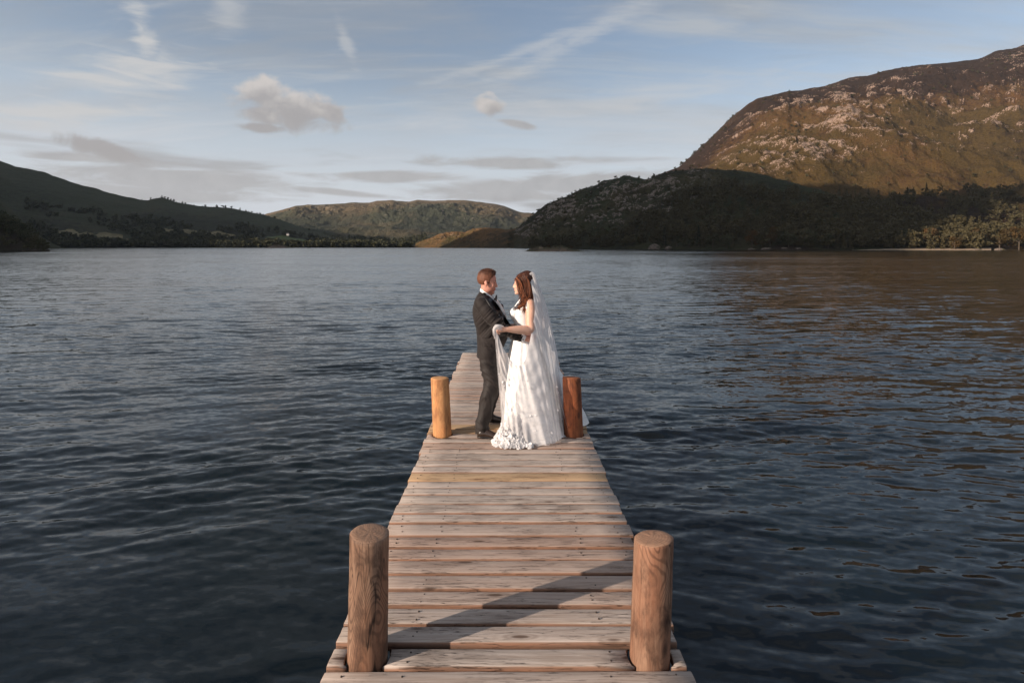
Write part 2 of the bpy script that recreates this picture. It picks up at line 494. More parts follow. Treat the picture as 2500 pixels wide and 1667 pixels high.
KNOLL_RIDGE = [(1255, 562), (1275, 545), (1298, 526), (1318, 512), (1352, 492), (1386, 480), (1414, 464.6), (1444, 456), (1471, 444), (1505, 436), (1524, 427), (1546, 432), (1573, 437), (1600, 431), (1641, 418), (1700, 413), (1760, 414), (1850, 424), (1930, 445), (2020, 470), (2120, 500), (2250, 530), (2400, 560)]
knoll, KNOLL = hill('crag_hill', M_KNOLL, KNOLL_RIDGE, [(1255, 860), (1500, 800), (1800, 720), (2100, 560), (2400, 460)], [(1255, 700), (1400, 600), (1600, 480), (1800, 400), (2000, 372), (2400, 356)], 1255, 2400, 520, 150,
    [(0, 0.0), (0.05, 0.03), (0.2, 0.14), (0.45, 0.42), (0.7, 0.72), (0.88, 0.93), (1, 1)], rough=0.03, rscale=70, seed=21,
    rock_f=lambda p, w: 1.05 * sstep(w, 0.2, 0.4) * (1 - sstep(p, 1600, 1850)), heath_shade_f=lambda p, w: 0.45 + 0 * w, grass_f=lambda p, w: 0.4 + 0 * w, back=0.5, sil=0.005)
tag(knoll, kind='structure')

PROM_RIDGE = [(1008, 604.6), (1014, 600), (1024, 590), (1050, 582), (1070, 573), (1090, 567), (1118, 565.6), (1135, 567), (1155, 558), (1172, 556), (1192, 556.5), (1240, 560), (1262, 558), (1300, 566), (1400, 590), (1450, 604)]
prom, PROM = hill('promontory', M_LAND, PROM_RIDGE, [(1008, 1010), (1250, 900), (1450, 700)], [(1008, 960), (1250, 780), (1450, 640)], 1008, 1450, 240, 60,
    [(0, 0.0), (0.1, 0.12), (0.4, 0.45), (0.8, 0.88), (1, 1)], rough=0.02, rscale=30, seed=41, rock_f=lambda p, w: 0.9 * sstep(w, 0.3, 0.6) * (1 - sstep(p, 1120, 1220)), heath_shade_f=lambda p, w: 0.55 - 0.5 * sstep(w, 0.55, 0.9) + 0.3 * sstep(p, 1180, 1260), grass_f=lambda p, w: 0.1 + 0 * w, sil=0.0016)
tag(prom, kind='structure')

FAR_RIDGE = [(560, 560), (600, 545), (647, 523.5), (689, 512), (720, 503), (750, 500.5), (804, 498.6), (840, 496), (865, 494), (900, 495), (920, 491), (958, 488), (968, 491), (999, 492), (1019, 488), (1050, 490.5), (1090, 489), (1138, 489), (1155, 492), (1179, 494.5), (1213, 499), (1233, 504), (1257, 514), (1271, 519), (1295, 520), (1340, 530), (1420, 545)]
farh, FARH = hill('distant_fell', M_FAR, FAR_RIDGE, 2600, [(560, 1000), (900, 1000), (1420, 1250)], 560, 1420, 420, 130,
    [(0, 0.0), (0.15, 0.03), (0.35, 0.18), (0.55, 0.42), (0.8, 0.80), (1, 1)], rough=0.035, rscale=260, seed=61,
    rock_f=lambda p, w: 0.7 * sstep(w, 0.4, 0.7), heath_shade_f=lambda p, w: 0.55 - 0.5 * sstep(w, 0.5, 0.8), grass_f=lambda p, w: 0.5 - 0.4 * sstep(w, 0.6, 0.9), sil=0.0018)
tag(farh, kind='structure')

LEFT_RIDGE = [(-2600, 0), (-2100, -200), (-1600, -280), (-1100, -120), (-700, 60), (-400, 220), (-150, 348), (0, 393), (38, 407), (73, 414), (111, 421), (153, 437), (199, 453), (233, 460), (268, 471), (306, 480), (348, 489), (362, 488), (375, 484), (390, 482.6), (410, 487), (432, 495), (478, 502.5), (509, 505.5), (551, 506), (586, 513), (616, 518.5), (647, 525), (681, 535), (727, 552), (766, 566), (804, 577), (900, 592), (1000, 600), (1050, 604)]  # heights left of the frame raised so the ridge shades the visible slope
lefth, LEFTH = hill('wooded_fell', M_LEFT, LEFT_RIDGE, [(-2600, 420), (-1600, 650), (-700, 1000), (0, 1350), (700, 1350), (1050, 1150)], [(-2600, 200), (-1600, 330), (-700, 600), (0, 800), (300, 880), (700, 900), (1050, 960)], -2600, 1050, 520, 130,
    [(0, 0.0), (0.08, 0.03), (0.3, 0.16), (0.55, 0.42), (0.8, 0.76), (1, 1)], rough=0.02, rscale=150, seed=81,
    rock_f=lambda p, w: 0.2 + 0 * w, heath_shade_f=lambda p, w: 0.5 - 0.3 * sstep(w, 0.6, 0.8), grass_f=lambda p, w: 0.5 + 0 * w, sil=0.0022)
tag(lefth, kind='structure')


def build_shade_ridge():
    """Added ridge out of frame, its crest shaped to shade the lower slopes."""
    crest = np.array([(-800, 640, 20), (-760, 560, 260), (-740, 440, 450), (-740, 250, 480), (-740, 100, 505), (-755, 0, 540), (-775, -60, 585), (-786, -112, 570), (-790, -134, 490), (-795, -152, 300), (-803, -185, 250), (-815, -230, 240), (-850, -320, 180), (-930, -450, 110), (-1030, -700, 160)], float)
    n = 150
    k = np.linspace(0, len(crest) - 1, n)
    cx, cy, cz = (np.interp(k, np.arange(len(crest)), crest[:, i]) for i in range(3))
    cz = cz * (1 + 0.12 * (fbm(k * 1.7, k * 0, 5, 5) - 0.5))
    u = np.linspace(-1, 1, 60)
    X = cx[:, None] + u[None, :] * 310; Y = cy[:, None] + 0 * u[None, :]
    prof = (1 - np.abs(u)) ** 0.9
    Z = cz[:, None] * prof[None, :] * (1 + 0.25 * (1 - prof) * (fbm(X / 90, Y / 90, 5, 3) - 0.5)) + WATER_Z - 1.0
    me = mesh_np('fell', np.stack([X, Y, Z], -1).reshape(-1, 3), grid_faces(*X.shape))
    for a, v in (('rock', 0.1), ('heath', 0.3), ('grass', 0.5)): point_attr(me, a, np.full(X.size, v))
    o = link('fell', me, M_LEFT)
    tag(o, kind='structure')  # unseen ridge, added only to cast shade across the lake


build_shade_ridge()


# ------------------------------------------------------------------ trees
def leaf_material(name, a, b, c):
    m, t = material(name)
    pos = t.new('NewGeometry').outputs['Position']
    n = t.noise(pos, 0.35, 3, 0.6); n2 = t.noise(pos, 2.2, 2, 0.5)
    r = t.rand()
    tree_n = t.noise(pos, 0.09, 2, 0.5)
    col = t.mix((n * 0.5 + tree_n * 0.6).step(0.38, 0.72), a, b)
    col = t.mix((r * 0.6 + n2 * 0.5).step(0.35, 0.95) * 0.7, col, c)
    d = t.bsdf(col, 0.75, None, 0.15)
    tr = t.new('BsdfTranslucent'); t.link(col, tr.inputs[0])
    mx = t.new('MixShader'); mx.inputs[0].default_value = 0.2
    t.link(d, mx.inputs[1]); t.link(tr.outputs[0], mx.inputs[2])
    t.out(mx.outputs[0])
    return m


M_LEAF = leaf_material('dark_leaves', (0.022, 0.028, 0.014), (0.082, 0.080, 0.040), (0.085, 0.062, 0.030))
M_LEAF_GOLD = leaf_material('turning_leaves', (0.050, 0.036, 0.014), (0.088, 0.056, 0.022), (0.11, 0.055, 0.02))
M_NEEDLE = leaf_material('dark_needles', (0.014, 0.020, 0.012), (0.024, 0.028, 0.015), (0.030, 0.026, 0.014))
m_, t_ = material('tree_bark')
t_.out(t_.bsdf(t_.mix(t_.noise(t_.coord('Object'), 3.0, 4), (0.06, 0.045, 0.032), (0.12, 0.09, 0.065)), 0.9))
M_BARK = m_


def leaf_cloud(points, size, r, flat=0.0):
    """Leaf-clump quads of random direction at the given points."""
    n = len(points)
    a = r.normal(0, 1, (n, 3)); a /= np.linalg.norm(a, axis=1)[:, None]
    b = r.normal(0, 1, (n, 3)); b -= (b * a).sum(1)[:, None] * a; b /= np.linalg.norm(b, axis=1)[:, None]
    s = (size * r.uniform(0.6, 1.35, n))[:, None]
    a, b = a * s, b * s * r.uniform(0.5, 0.9, (n, 1))
    v = np.stack([points - a, points - b * 0.8 + a * 0.1, points + a, points + b], 1).reshape(-1, 3)
    return v, np.arange(4 * n).reshape(-1, 4)


def crown_points(kind, n, r):
    """Points of a crown for a tree of unit height, base at the origin."""
    if kind == 'conifer':
        h = 0.12 + 0.88 * r.uniform(0, 1, n) ** 1.25
        tier = 0.75 + 0.25 * np.cos(h * 42.0)
        rad = 0.17 * (1.02 - h) ** 0.8 * tier * (0.55 + 0.45 * r.uniform(0, 1, n) ** 0.5)
        th = r.uniform(0, 2 * np.pi, n)
        return np.stack([rad * np.cos(th), rad * np.sin(th), h - rad * 0.35], -1)
    k = {'broad': 11, 'wide': 14, 'bush': 7}[kind]
    low, top, wid = {'broad': (0.24, 0.84, 0.27), 'wide': (0.20, 0.80, 0.36), 'bush': (0.2, 0.68, 0.5)}[kind]
    cz = r.uniform(low, top, k); th = r.uniform(0, 2 * np.pi, k)
    prof = np.sin(np.pi * np.clip((cz - low + 0.12) / (top - low + 0.25), 0.05, 1)) ** 0.6
    cr = wid * prof * r.uniform(0.35, 0.9, k)
    C = np.stack([cr * np.cos(th), cr * np.sin(th), cz], -1)
    Rr = r.uniform(0.10, 0.18, k) * (1.5 if kind == 'bush' else 1.0)
    idx = r.integers(0, k, n)
    d = r.normal(0, 1, (n, 3)); d /= np.linalg.norm(d, axis=1)[:, None]
    return C[idx] + d * (Rr[idx] * r.uniform(0.55, 1.05, n))[:, None] * np.array([1.05, 1.05, 0.85])


def tube(path, radii, seg=7, cap=True):
    path = np.asarray(path, float); radii = np.asarray(radii, float)
    tan = np.gradient(path, axis=0); tan /= np.linalg.norm(tan, axis=1)[:, None] + 1e-9
    up = np.array([0.3, 1.0, 0.1]) if abs(tan[0][2]) > 0.7 else np.array([0, 0, 1.0])
    V = []
    th = np.linspace(0, 2 * np.pi, seg, endpoint=False)
    for p, tg, rd in zip(path, tan, radii):
        a = np.cross(tg, up); a /= np.linalg.norm(a) + 1e-9; b = np.cross(tg, a)
        V.append(p + rd * (np.cos(th)[:, None] * a + np.sin(th)[:, None] * b))
    n = len(path)
    V = np.concatenate(V + [path[:1], path[-1:]])
    Q = grid_faces(n, seg, True)
    j = np.arange(seg); j2 = (j + 1) % seg
    Tr = np.concatenate([np.stack([j2, j, np.full(seg, n * seg)], -1), np.stack([(n - 1) * seg + j, (n - 1) * seg + j2, np.full(seg, n * seg + 1)], -1)])
    return V, Q, Tr


def join(parts):
    V, Q, Tr, b = [], [], [], 0
    for (v, q, t) in parts:
        V.append(v); b0 = b; b += len(v)
        if q is not None and len(q): Q.append(q + b0)
        if t is not None and len(t): Tr.append(t + b0)
    out = []
    if Q: out.append(np.concatenate(Q))
    if Tr: out.append(np.concatenate(Tr))
    return np.concatenate(V), out


def tree_proto(kind, seed):
    r = np.random.default_rng(seed)
    n = 850 if kind != 'bush' else 420
    pts = crown_points(kind, n, r)
    v, q = leaf_cloud(pts, 0.032 if kind != 'conifer' else 0.022, r)
    crown = mesh_np('crown_' + kind, v, q, smooth=False)
    parts = [tube([(0, 0, -0.06), (0.004, 0.002, 0.1), (-0.004, 0.004, 0.3), (0.003, 0, 0.55 if kind != 'conifer' else 0.95)], [0.026, 0.021, 0.016, 0.006])]
    if kind != 'conifer':
        for i in range(5):
            th = i * 1.3 + r.uniform(0, 0.6); z0 = r.uniform(0.16, 0.34); L = r.uniform(0.14, 0.24)
            d = np.array([math.cos(th), math.sin(th), 0.0])
            parts.append(tube([np.array([0, 0, z0]), d * L * 0.5 + [0, 0, z0 + 0.09], d * L + [0, 0, z0 + 0.22]], [0.012, 0.008, 0.003], 5))
    tv, tf = join(parts)
    return crown, mesh_np('trunk_' + kind, tv, tf)


PROTO = {('broad', 0): tree_proto('broad', 1), ('broad', 1): tree_proto('broad', 2), ('wide', 0): tree_proto('wide', 3), ('wide', 1): tree_proto('wide', 4),
         ('conifer', 0): tree_proto('conifer', 5), ('conifer', 1): tree_proto('conifer', 6), ('bush', 0): tree_proto('bush', 7), ('bush', 1): tree_proto('bush', 8)}
_mesh_cache = {}


def tree(name, kind, var, loc, h, mat, label, group, cat='tree', wide=1.0):
    crown, trunk = PROTO[(kind, var)]
    key = (kind, var, mat.name)
    if key not in _mesh_cache:
        c = crown.copy(); c.materials.append(mat); k = trunk.copy(); k.materials.append(M_BARK)
        _mesh_cache[key] = (c, k)
    c, k = _mesh_cache[key]
    e = bpy.data.objects.new(name, None); COL.objects.link(e)
    e.location = loc; e.rotation_euler = (0, 0, random.uniform(0, 6.28)); e.scale = (h * wide, h * wide, h)
    tag(e, label, cat, group)
    link('crown', c, None, e); link('trunk', k, None, e)
    return e


def ground_z(info, px, D):
    j = int(np.clip(np.searchsorted(info['px'], px), 0, len(info['px']) - 1))
    return float(np.interp(D, info['D'][:, j], info['Z'][:, j]))


def scatter_wood(name, label, mat, spots, nleaf, seed, kinds=('broad', 'wide', 'conifer'), leaf=0.075):
    """A wood that reads as one mass: every crown leafed, all in one mesh. spots: (x, y, z, h)."""
    r = np.random.default_rng(seed)
    lib = [leaf_cloud(crown_points(kinds[i % len(kinds)], nleaf, r), leaf if kinds[i % len(kinds)] != 'conifer' else leaf * 0.7, r) for i in range(12)]
    V, Q, b = [], [], 0
    for (x, y, z, h) in spots:
        v, q = lib[r.integers(0, len(lib))]
        a = r.uniform(0, 6.28); c, s = math.cos(a), math.sin(a)
        w = h * r.uniform(0.85, 1.3)
        V.append(np.stack([(v[:, 0] * c - v[:, 1] * s) * w + x, (v[:, 0] * s + v[:, 1] * c) * w + y, v[:, 2] * h + z], -1)); Q.append(q + b); b += len(v)
    me = mesh_np(name, np.concatenate(V), np.concatenate(Q), smooth=False)
    o = link(name, me, mat)
    tag(o, label, None, kind='stuff')
    return o


FIELDS = [(140, 300, 0.20, 0.30, 0), (390, 480, 0.34, 0.44, 0), (495, 575, 0.33, 0.42, 0), (650, 760, 0.36, 0.46, 1), (300, 345, 0.16, 0.22, 0)]


def build_fields():
    """Dry meadows between the woods on the far left slope."""
    for k, (a0, a1, b0, b1, green) in enumerate(FIELDS):
        m, t = material('meadow')
        n = t.noise(t.new('NewGeometry').outputs['Position'], 0.05, 5, 0.6)
        t.out(t.bsdf(t.mix(n.step(0.3, 0.7), (0.13, 0.11, 0.06) if not green else (0.08, 0.10, 0.045), (0.21, 0.17, 0.095) if not green else (0.12, 0.14, 0.06)), 0.95, None, 0.1))
        nx, ny = 50, 14
        px = np.linspace(a0, a1, nx); w = np.linspace(0, 1, ny)
        PXg, Wg = np.meshgrid(px, w)
        lo = b0 + 0.03 * (fbm(px / 22.0 + k * 7, px * 0, 3, 3) - 0.5); hi = b1 + 0.05 * (fbm(px / 18.0 + k * 5, px * 0 + 3, 3, 8) - 0.5)
        taper = np.sin(np.pi * np.linspace(0.03, 0.97, nx)) ** 0.4
        mid = (lo + hi) / 2; lo = mid + (lo - mid) * taper; hi = mid + (hi - mid) * taper
        tw = lo + (hi - lo) * Wg
        V = []
        for i in range(ny):
            for j in range(nx):
                jj = int(np.clip(np.searchsorted(LEFTH['px'], PXg[i, j]), 1, len(LEFTH['px']) - 1))
                fx = (PXg[i, j] - LEFTH['px'][jj - 1]) / (LEFTH['px'][jj] - LEFTH['px'][jj - 1])
                D = [np.interp(tw[i, j], LEFTH['tf'], LEFTH['D'][:, q]) for q in (jj - 1, jj)]; Z = [np.interp(tw[i, j], LEFTH['tf'], LEFTH['Z'][:, q]) for q in (jj - 1, jj)]
                d = D[0] * (1 - fx) + D[1] * fx
                V.append(((PXg[i, j] - CX) * d / F, d, max(Z) + 0.9))
        tag(link('meadow', mesh_np('meadow', np.array(V), grid_faces(ny, nx)), m), kind='structure')


build_fields()


def build_trees():
    r = np.random.default_rng(17)
    # wood on the lower slopes right of the lake
    sp = []
    for _ in range(1500):
        px = r.uniform(1290, 2400); j = int(np.searchsorted(KNOLL['px'], px)); tcap = 0.16 + 0.5 * sstep(px, 1480, 1750)
        w = r.uniform(0.02, tcap) 
        if px < 1600 and r.uniform() < 0.55: continue
        i = int(np.searchsorted(KNOLL['tf'], w)); j = min(j, KNOLL['X'].shape[1] - 1)
        h = r.uniform(7, 15) * (0.75 + 0.25 * (px > 1500))
        sp.append((KNOLL['X'][i, j], KNOLL['D'][i, j], KNOLL['Z'][i, j] - 0.4, h))
    for _ in range(650):
        px = r.uniform(1950, 2750); w = r.uniform(0.02, 0.26) * (0.5 + 0.5 * r.uniform())
        i = int(np.searchsorted(FELL['tf'], w)); j = int(np.searchsorted(FELL['px'], px))
        sp.append((FELL['X'][i, j], FELL['D'][i, j], FELL['Z'][i, j] - 0.4, r.uniform(8, 15)))
    scatter_wood('woodland', 'dense dark wood covering the lower slope right of the lake', M_LEAF, sp, 130, 5)
    # dark bushes dotted over crag hill and fell
    sp = []
    for _ in range(520):
        px = r.uniform(1280, 1800); w = r.uniform(0.15, 1.0)
        i = int(np.searchsorted(KNOLL['tf'], w)); j = int(np.searchsorted(KNOLL['px'], px))
        sp.append((KNOLL['X'][i, j], KNOLL['D'][i, j], KNOLL['Z'][i, j] - 0.5, r.uniform(2, 5.5)))
    for _ in range(330):
        px = r.uniform(1640, 2500); w = r.uniform(0.25, 0.9) ** 1.1
        i = int(np.searchsorted(FELL['tf'], w)); j = int(np.searchsorted(FELL['px'], px))
        sp.append((FELL['X'][i, j], FELL['D'][i, j], FELL['Z'][i, j] - 0.5, r.uniform(2.5, 8)))
    for _ in range(40):
        px = r.uniform(1660, 1800); i = int(np.searchsorted(FELL['tf'], 1.0)) - 2; j = int(np.searchsorted(FELL['px'], px))
        sp.append((FELL['X'][i, j], FELL['D'][i, j], FELL['Z'][i, j] - 1.0, r.uniform(4, 9)))
    for _ in range(40):
        px = r.uniform(1240, 1310); w = r.uniform(0.05, 0.8)
        i = int(np.searchsorted(PROM['tf'], w)); j = int(np.searchsorted(PROM['px'], px))
        sp.append((PROM['X'][i, j], PROM['D'][i, j], PROM['Z'][i, j] - 0.4, r.uniform(4, 11)))
    scatter_wood('scrub', 'dark scrub dotted over the crags and the fell side', M_LEAF, sp, 60, 6, ('bush', 'broad'), 0.13)
    # woods along the far left shore and up the left slope
    sp = []
    for _ in range(2600):
        px = r.uniform(60, 1000); w = r.uniform(0.0, 1) ** 1.8 * 0.6 + 0.01
        i = int(np.searchsorted(LEFTH['tf'], w)); j = int(np.searchsorted(LEFTH['px'], px))
        x, y, z = LEFTH['X'][i, j], LEFTH['D'][i, j], LEFTH['Z'][i, j]
        if any(a0 - 4 < px < a1 + 4 and b0 - 0.01 < w < b1 + 0.01 for (a0, a1, b0, b1, _) in FIELDS): continue
        if w > 0.07 and fbm(np.array([x / 85.0]), np.array([y / 85.0]), 3, 4)[0] < 0.47: continue
        sp.append((x, y, z - 0.5, r.uniform(6, 14)))
    for _ in range(60):
        px = r.uniform(340, 760); i = int(np.searchsorted(LEFTH['tf'], 0.99)); j = int(np.searchsorted(LEFTH['px'], px))
        sp.append((LEFTH['X'][i, j], LEFTH['D'][i, j], LEFTH['Z'][i, j] - 1.0, r.uniform(3, 8)))
    for _ in range(500):
        px = r.uniform(700, 1040); w = r.uniform(0.02, 0.25)
        i = int(np.searchsorted(FARH['tf'], w)); j = int(np.searchsorted(FARH['px'], px))
        sp.append((FARH['X'][i, j], FARH['D'][i, j], FARH['Z'][i, j] - 0.5, r.uniform(6, 14)))
    scatter_wood('woodland', 'distant dark woods along the far left shore', M_LEAF, sp, 36, 7, ('broad', 'wide'), 0.16)

    # the trees that can be told apart along the right shore
    def shore(px, back, info=FELL):
        i = KNOLL if (px < 2300 and info is None) else FELL
        D = float(np.interp(px, i['px'], i['D'][0])) + back
        return ((px - CX) * D / F, D, max(ground_z(i, px, D), WATER_Z + 0.1) - 0.2)
    G = 'trees along the foot of the fell'
    spec = [
        (1622, 10, 17, 'conifer', 0, M_NEEDLE, 'tall narrow dark conifer leftmost in the shoreline wood'),
        (1706, 12, 17, 'conifer', 1, M_NEEDLE, 'dark conifer in the shoreline wood left of the rounded crowns'),
        (1652, 8, 10, 'broad', 0, M_LEAF, 'low dark tree on the shore between the two leftmost conifers'),
        (1682, 7, 8, 'wide', 1, M_LEAF, 'small spreading dark tree at the shore left of the second conifer'),
        (1740, 9, 14, 'wide', 0, M_LEAF, 'broad dark tree standing just right of the second conifer'),
        (1775, 7, 13, 'broad', 1, M_LEAF, 'rounded dark tree on the shore left of the pale rocks'),
        (1836, 8, 15, 'wide', 1, M_LEAF_GOLD, 'brownish spreading tree above the left end of the shoreline rocks'),
        (1880, 9, 16, 'broad', 0, M_LEAF_GOLD, 'brownish round tree above the middle of the shoreline rocks'),
        (1925, 9, 15, 'wide', 0, M_LEAF, 'dark spreading tree above the right end of the shoreline rocks'),
        (1975, 11, 15, 'broad', 1, M_LEAF, 'dark upright tree right of the shoreline rocks'),
        (2022, 8, 12, 'wide', 1, M_LEAF, 'low dark spreading tree midway between rocks and beach'),
        (2068, 9, 14, 'broad', 0, M_LEAF, 'dark round tree left of the beach'),
        (2110, 10, 13, 'broad', 1, M_LEAF, 'dark tree standing at the left end of the beach'),
        (2160, 14, 15, 'wide', 0, M_LEAF, 'dark spreading tree behind the left part of the beach'),
        (2215, 16, 14, 'broad', 0, M_LEAF, 'dark round tree behind the middle of the beach'),
        (2268, 15, 16, 'wide', 1, M_LEAF_GOLD, 'brownish spreading tree behind the right part of the beach'),
        (2330, 5, 11, 'broad', 1, M_LEAF_GOLD, 'brownish tree at the right end of the beach'),
        (2390, 14, 18, 'wide', 0, M_LEAF_GOLD, 'large sunlit brown tree right of the beach'),
        (2440, 10, 15, 'broad', 0, M_LEAF_GOLD, 'sunlit brown tree second from the right edge'),
        (2488, 12, 17, 'wide', 1, M_LEAF_GOLD, 'sunlit brown tree at the right edge of the shore'),
    ]
    for (px, back, h, kind, var, mat, lab) in spec:
        tree('conifer_tree' if kind == 'conifer' else 'broadleaf_tree', kind, var, shore(px, back, None if px < 2250 else FELL), h, mat, lab, G)
    # dark wooded headland at the left edge
    lm = hill_material('dark_headland', (0.02, 0.02, 0.012), (0.035, 0.024, 0.015), (0.014, 0.012, 0.008), (0.10, 0.075, 0.06), 0.7, 2.0)
    ridge = [(-900, 520), (-300, 528), (-80, 540), (0, 552), (40, 566), (80, 588), (105, 602), (122, 612)]
    hd, HD = hill('headland', lm, ridge, 320, 272, -900, 122, 200, 40, [(0, 0), (0.1, 0.12), (0.5, 0.6), (1, 1)], rough=0.02, rscale=20, seed=91, rock_f=lambda p, w: 0.8 * (1 - sstep(w, 0.1, 0.3)), sil=0.003)
    tag(hd, kind='structure')
    labs = ['dark tree low at the tip of the left headland', 'dark tree second from the tip of the left headland', 'dark rounded tree third from the tip of the left headland', 'dark tree fourth from the tip of the left headland',
            'taller dark tree on the left headland near the frame edge', 'dark crown at the left edge of the frame on the headland']
    for (px, w, h, lab) in zip((101, 82, 62, 44, 24, 4), (0.35, 0.45, 0.6, 0.7, 0.8, 0.85), (7.0, 9.0, 10.5, 12.0, 13.5, 15.0), labs):
        i = int(np.searchsorted(HD['tf'], w)); j = int(np.searchsorted(HD['px'], px))
        tree('broadleaf_tree', 'wide', int(px) % 2, (HD['X'][i, j], HD['D'][i, j], HD['Z'][i, j] - 0.8), h, M_LEAF, lab, 'trees on the left headland', wide=1.2)
    sp = []
    for _ in range(140):
        px = r.uniform(-500, 108); w = r.uniform(0.05, 0.95); i = int(np.searchsorted(HD['tf'], w)); j = int(np.searchsorted(HD['px'], px))
        sp.append((HD['X'][i, j], HD['D'][i, j], HD['Z'][i, j] - 0.5, r.uniform(2.5, 6.0)))
    scatter_wood('undergrowth', 'dark undergrowth covering the left headland', M_LEAF, sp, 160, 12, ('bush', 'broad'), 0.08)


build_trees()


# ------------------------------------------------------------------ shore rocks, beach, islets, house
def rock_mesh(name, n, sx, sy, sz, seed, amp=0.35):
    bm = bmesh.new(); bmesh.ops.create_icosphere(bm, subdivisions=n, radius=1.0)
    for v in bm.verts:
        p = np.array(v.co)
        k = 1 + amp * (fbm(np.array([p[0] * 1.7 + seed + p[2]]), np.array([p[1] * 1.7 + p[2] * 1.3]), 4, seed)[0] - 0.5) * 2
        v.co = Vector((p[0] * sx * k, p[1] * sy * k, p[2] * sz * k))
    me = bpy.data.meshes.new(name); bm.to_mesh(me); bm.free()
    return me


def build_shore():
    m, t = material('shore_rock')
    pos = t.coord('Object')
    n = t.noise(pos, 0.9, 6, 0.65)
    c = t.mix(n.step(0.35, 0.65), (0.07, 0.055, 0.045), (0.20, 0.155, 0.125))
    c = t.mix(t.noise(pos, 0.3, 3).step(0.52, 0.64) * 0.7, c, (0.06, 0.058, 0.022))
    t.out(t.bsdf(c, 0.9, t.bump(n, 0.8, 0.5), 0.2))
    m2, t = material('islet_ground')
    nx, ny, nz = t.sep(t.new('NewGeometry').outputs['Normal'])
    n = t.noise(t.coord('Object'), 0.8, 6, 0.65)
    c = t.mix((n * 0.9 + nz * 0.5).step(0.75, 1.0), t.mix(n.step(0.4, 0.62), (0.08, 0.062, 0.05), (0.27, 0.19, 0.14)), (0.055, 0.052, 0.020))
    t.out(t.bsdf(c, 0.9, t.bump(n, 0.8, 0.5), 0.2))
    # low rocky islets
    def islet(px0, px1, D, h, seed, label):
        x0, x1 = (px0 - CX) * D / F, (px1 - CX) * D / F
        L = x1 - x0
        nx, ny = 90, 34
        U, W = np.meshgrid(np.linspace(-1, 1, nx), np.linspace(-1, 1, ny), indexing='xy')
        rad = np.sqrt(U ** 2 + W ** 2)
        prof = np.interp(U, [-1, -0.75, -0.45, -0.1, 0.2, 0.45, 0.75, 1], [0.0, 0.55, 0.95, 0.9, 1.0, 0.55, 0.22, 0.0])
        Z = h * prof * np.clip(1 - W ** 2, 0, 1) ** 0.7 * (0.6 + 0.8 * fbm(U * 6 + seed, W * 3, 4, seed)) - 0.35 + 0.5 * (fbm(U * 22, W * 9, 3, seed + 4) - 0.5)
        X = (x0 + x1) / 2 + U * L / 2; Y = D + (W + 1) * L * 0.16
        me = mesh_np('islet', np.stack([X - (x0 + x1) / 2, Y - D, Z], -1).reshape(-1, 3), grid_faces(ny, nx))
        o = link('islet', me, m2, None, ((x0 + x1) / 2, D, WATER_Z)); tag(o, label, kind='structure')
        return (x0 + x1) / 2, L
    cx, L = islet(1277, 1441, 281, 2.8, 3, 'low rocky islet with scrub in front of the crag hill')
    for k, (u, h, lab) in enumerate([(-0.62, 2.6, 'low dark bush at the left end of the near rocky islet'), (-0.3, 2.2, 'low bush left of centre on the near rocky islet'), (0.12, 2.9, 'dark bush at the centre of the near rocky islet'), (0.45, 1.8, 'small bush right of centre on the near rocky islet')]):
        tree('bush', 'bush', k % 2, (cx + u * L / 2, 281 + L * 0.12, WATER_Z + 0.9), h * 1.4, M_LEAF_GOLD if k in (1, 3) else M_LEAF, lab, 'bushes on the near islet', 'bush', 1.5)
    cx, L = islet(645, 715, 800, 5.0, 9, 'tiny wooded islet off the far left shore')
    for k, (u, h, lab) in enumerate([(-0.35, 8, 'leftmost tree on the tiny distant islet'), (0.0, 10.5, 'tallest tree in the middle of the tiny distant islet'), (0.45, 8.5, 'rightmost tree on the tiny distant islet')]):
        tree('broadleaf_tree', 'wide', k % 2, (cx + u * L / 2, 800 + L * 0.16, WATER_Z + 1.2), h, M_LEAF_GOLD if k == 0 else M_LEAF, lab, 'trees on the distant islet')
    # rocks at the water's edge
    rr = np.random.default_rng(5)
    spec = [(1632, 6, 3, 'broad pale boulder leftmost on the right shore'), (1598, 11, 5, 'large pale rock face at the shore under the crag hill'), (1835, 5, 1.4, 'flat rock at the left of the shoreline rocks'), (1872, 7, 1.8, 'long flat pale rock in the middle of the shoreline rocks'),
            (1915, 6, 2.2, 'pale rock second from the right of the shoreline rocks'), (1950, 5, 1.8, 'pale rounded rock at the right end of the shoreline rocks'), (2440, 6, 1.6, 'flat sunlit rock on the shore near the right edge'), (2385, 5, 1.2, 'low flat rock right of the beach')]
    for i, (px, w, h, lab) in enumerate(spec):
        info = KNOLL if px < 2250 else FELL
        D = float(np.interp(px, info['px'], info['D'][0])) + 1.5
        me = rock_mesh('shore_rock', 3, w / 2, w * 0.4, h * 0.8, 20 + i)
        o = link('shore_rock', me, m, None, ((px - CX) * D / F, D, WATER_Z + 0.1)); tag(o, lab, 'rock', 'rocks on the right shore')
    # strip of beach
    m3, t = material('beach_shingle')
    n = t.noise(t.new('NewGeometry').outputs['Position'], 0.6, 6, 0.7)
    t.out(t.bsdf(t.mix(n.step(0.3, 0.7), (0.24, 0.17, 0.12), (0.40, 0.31, 0.22)), 0.95, t.bump(n, 0.5, 0.3), 0.1))
    px = np.linspace(2080, 2420, 80); w = np.linspace(0, 1, 10)
    PXg, Wg = np.meshgrid(px, w, indexing='xy')
    sh = np.interp(PXg, FELL['px'], FELL['D'][0])
    taper = np.clip((PXg - 2080) / 160, 0.06, 1)
    Dg = sh - 3.0 + Wg * 18 * taper
    Zg = WATER_Z - 0.15 + Wg * 1.7 * taper + 0.25 * fbm(PXg / 9, Wg * 4, 3, 2)
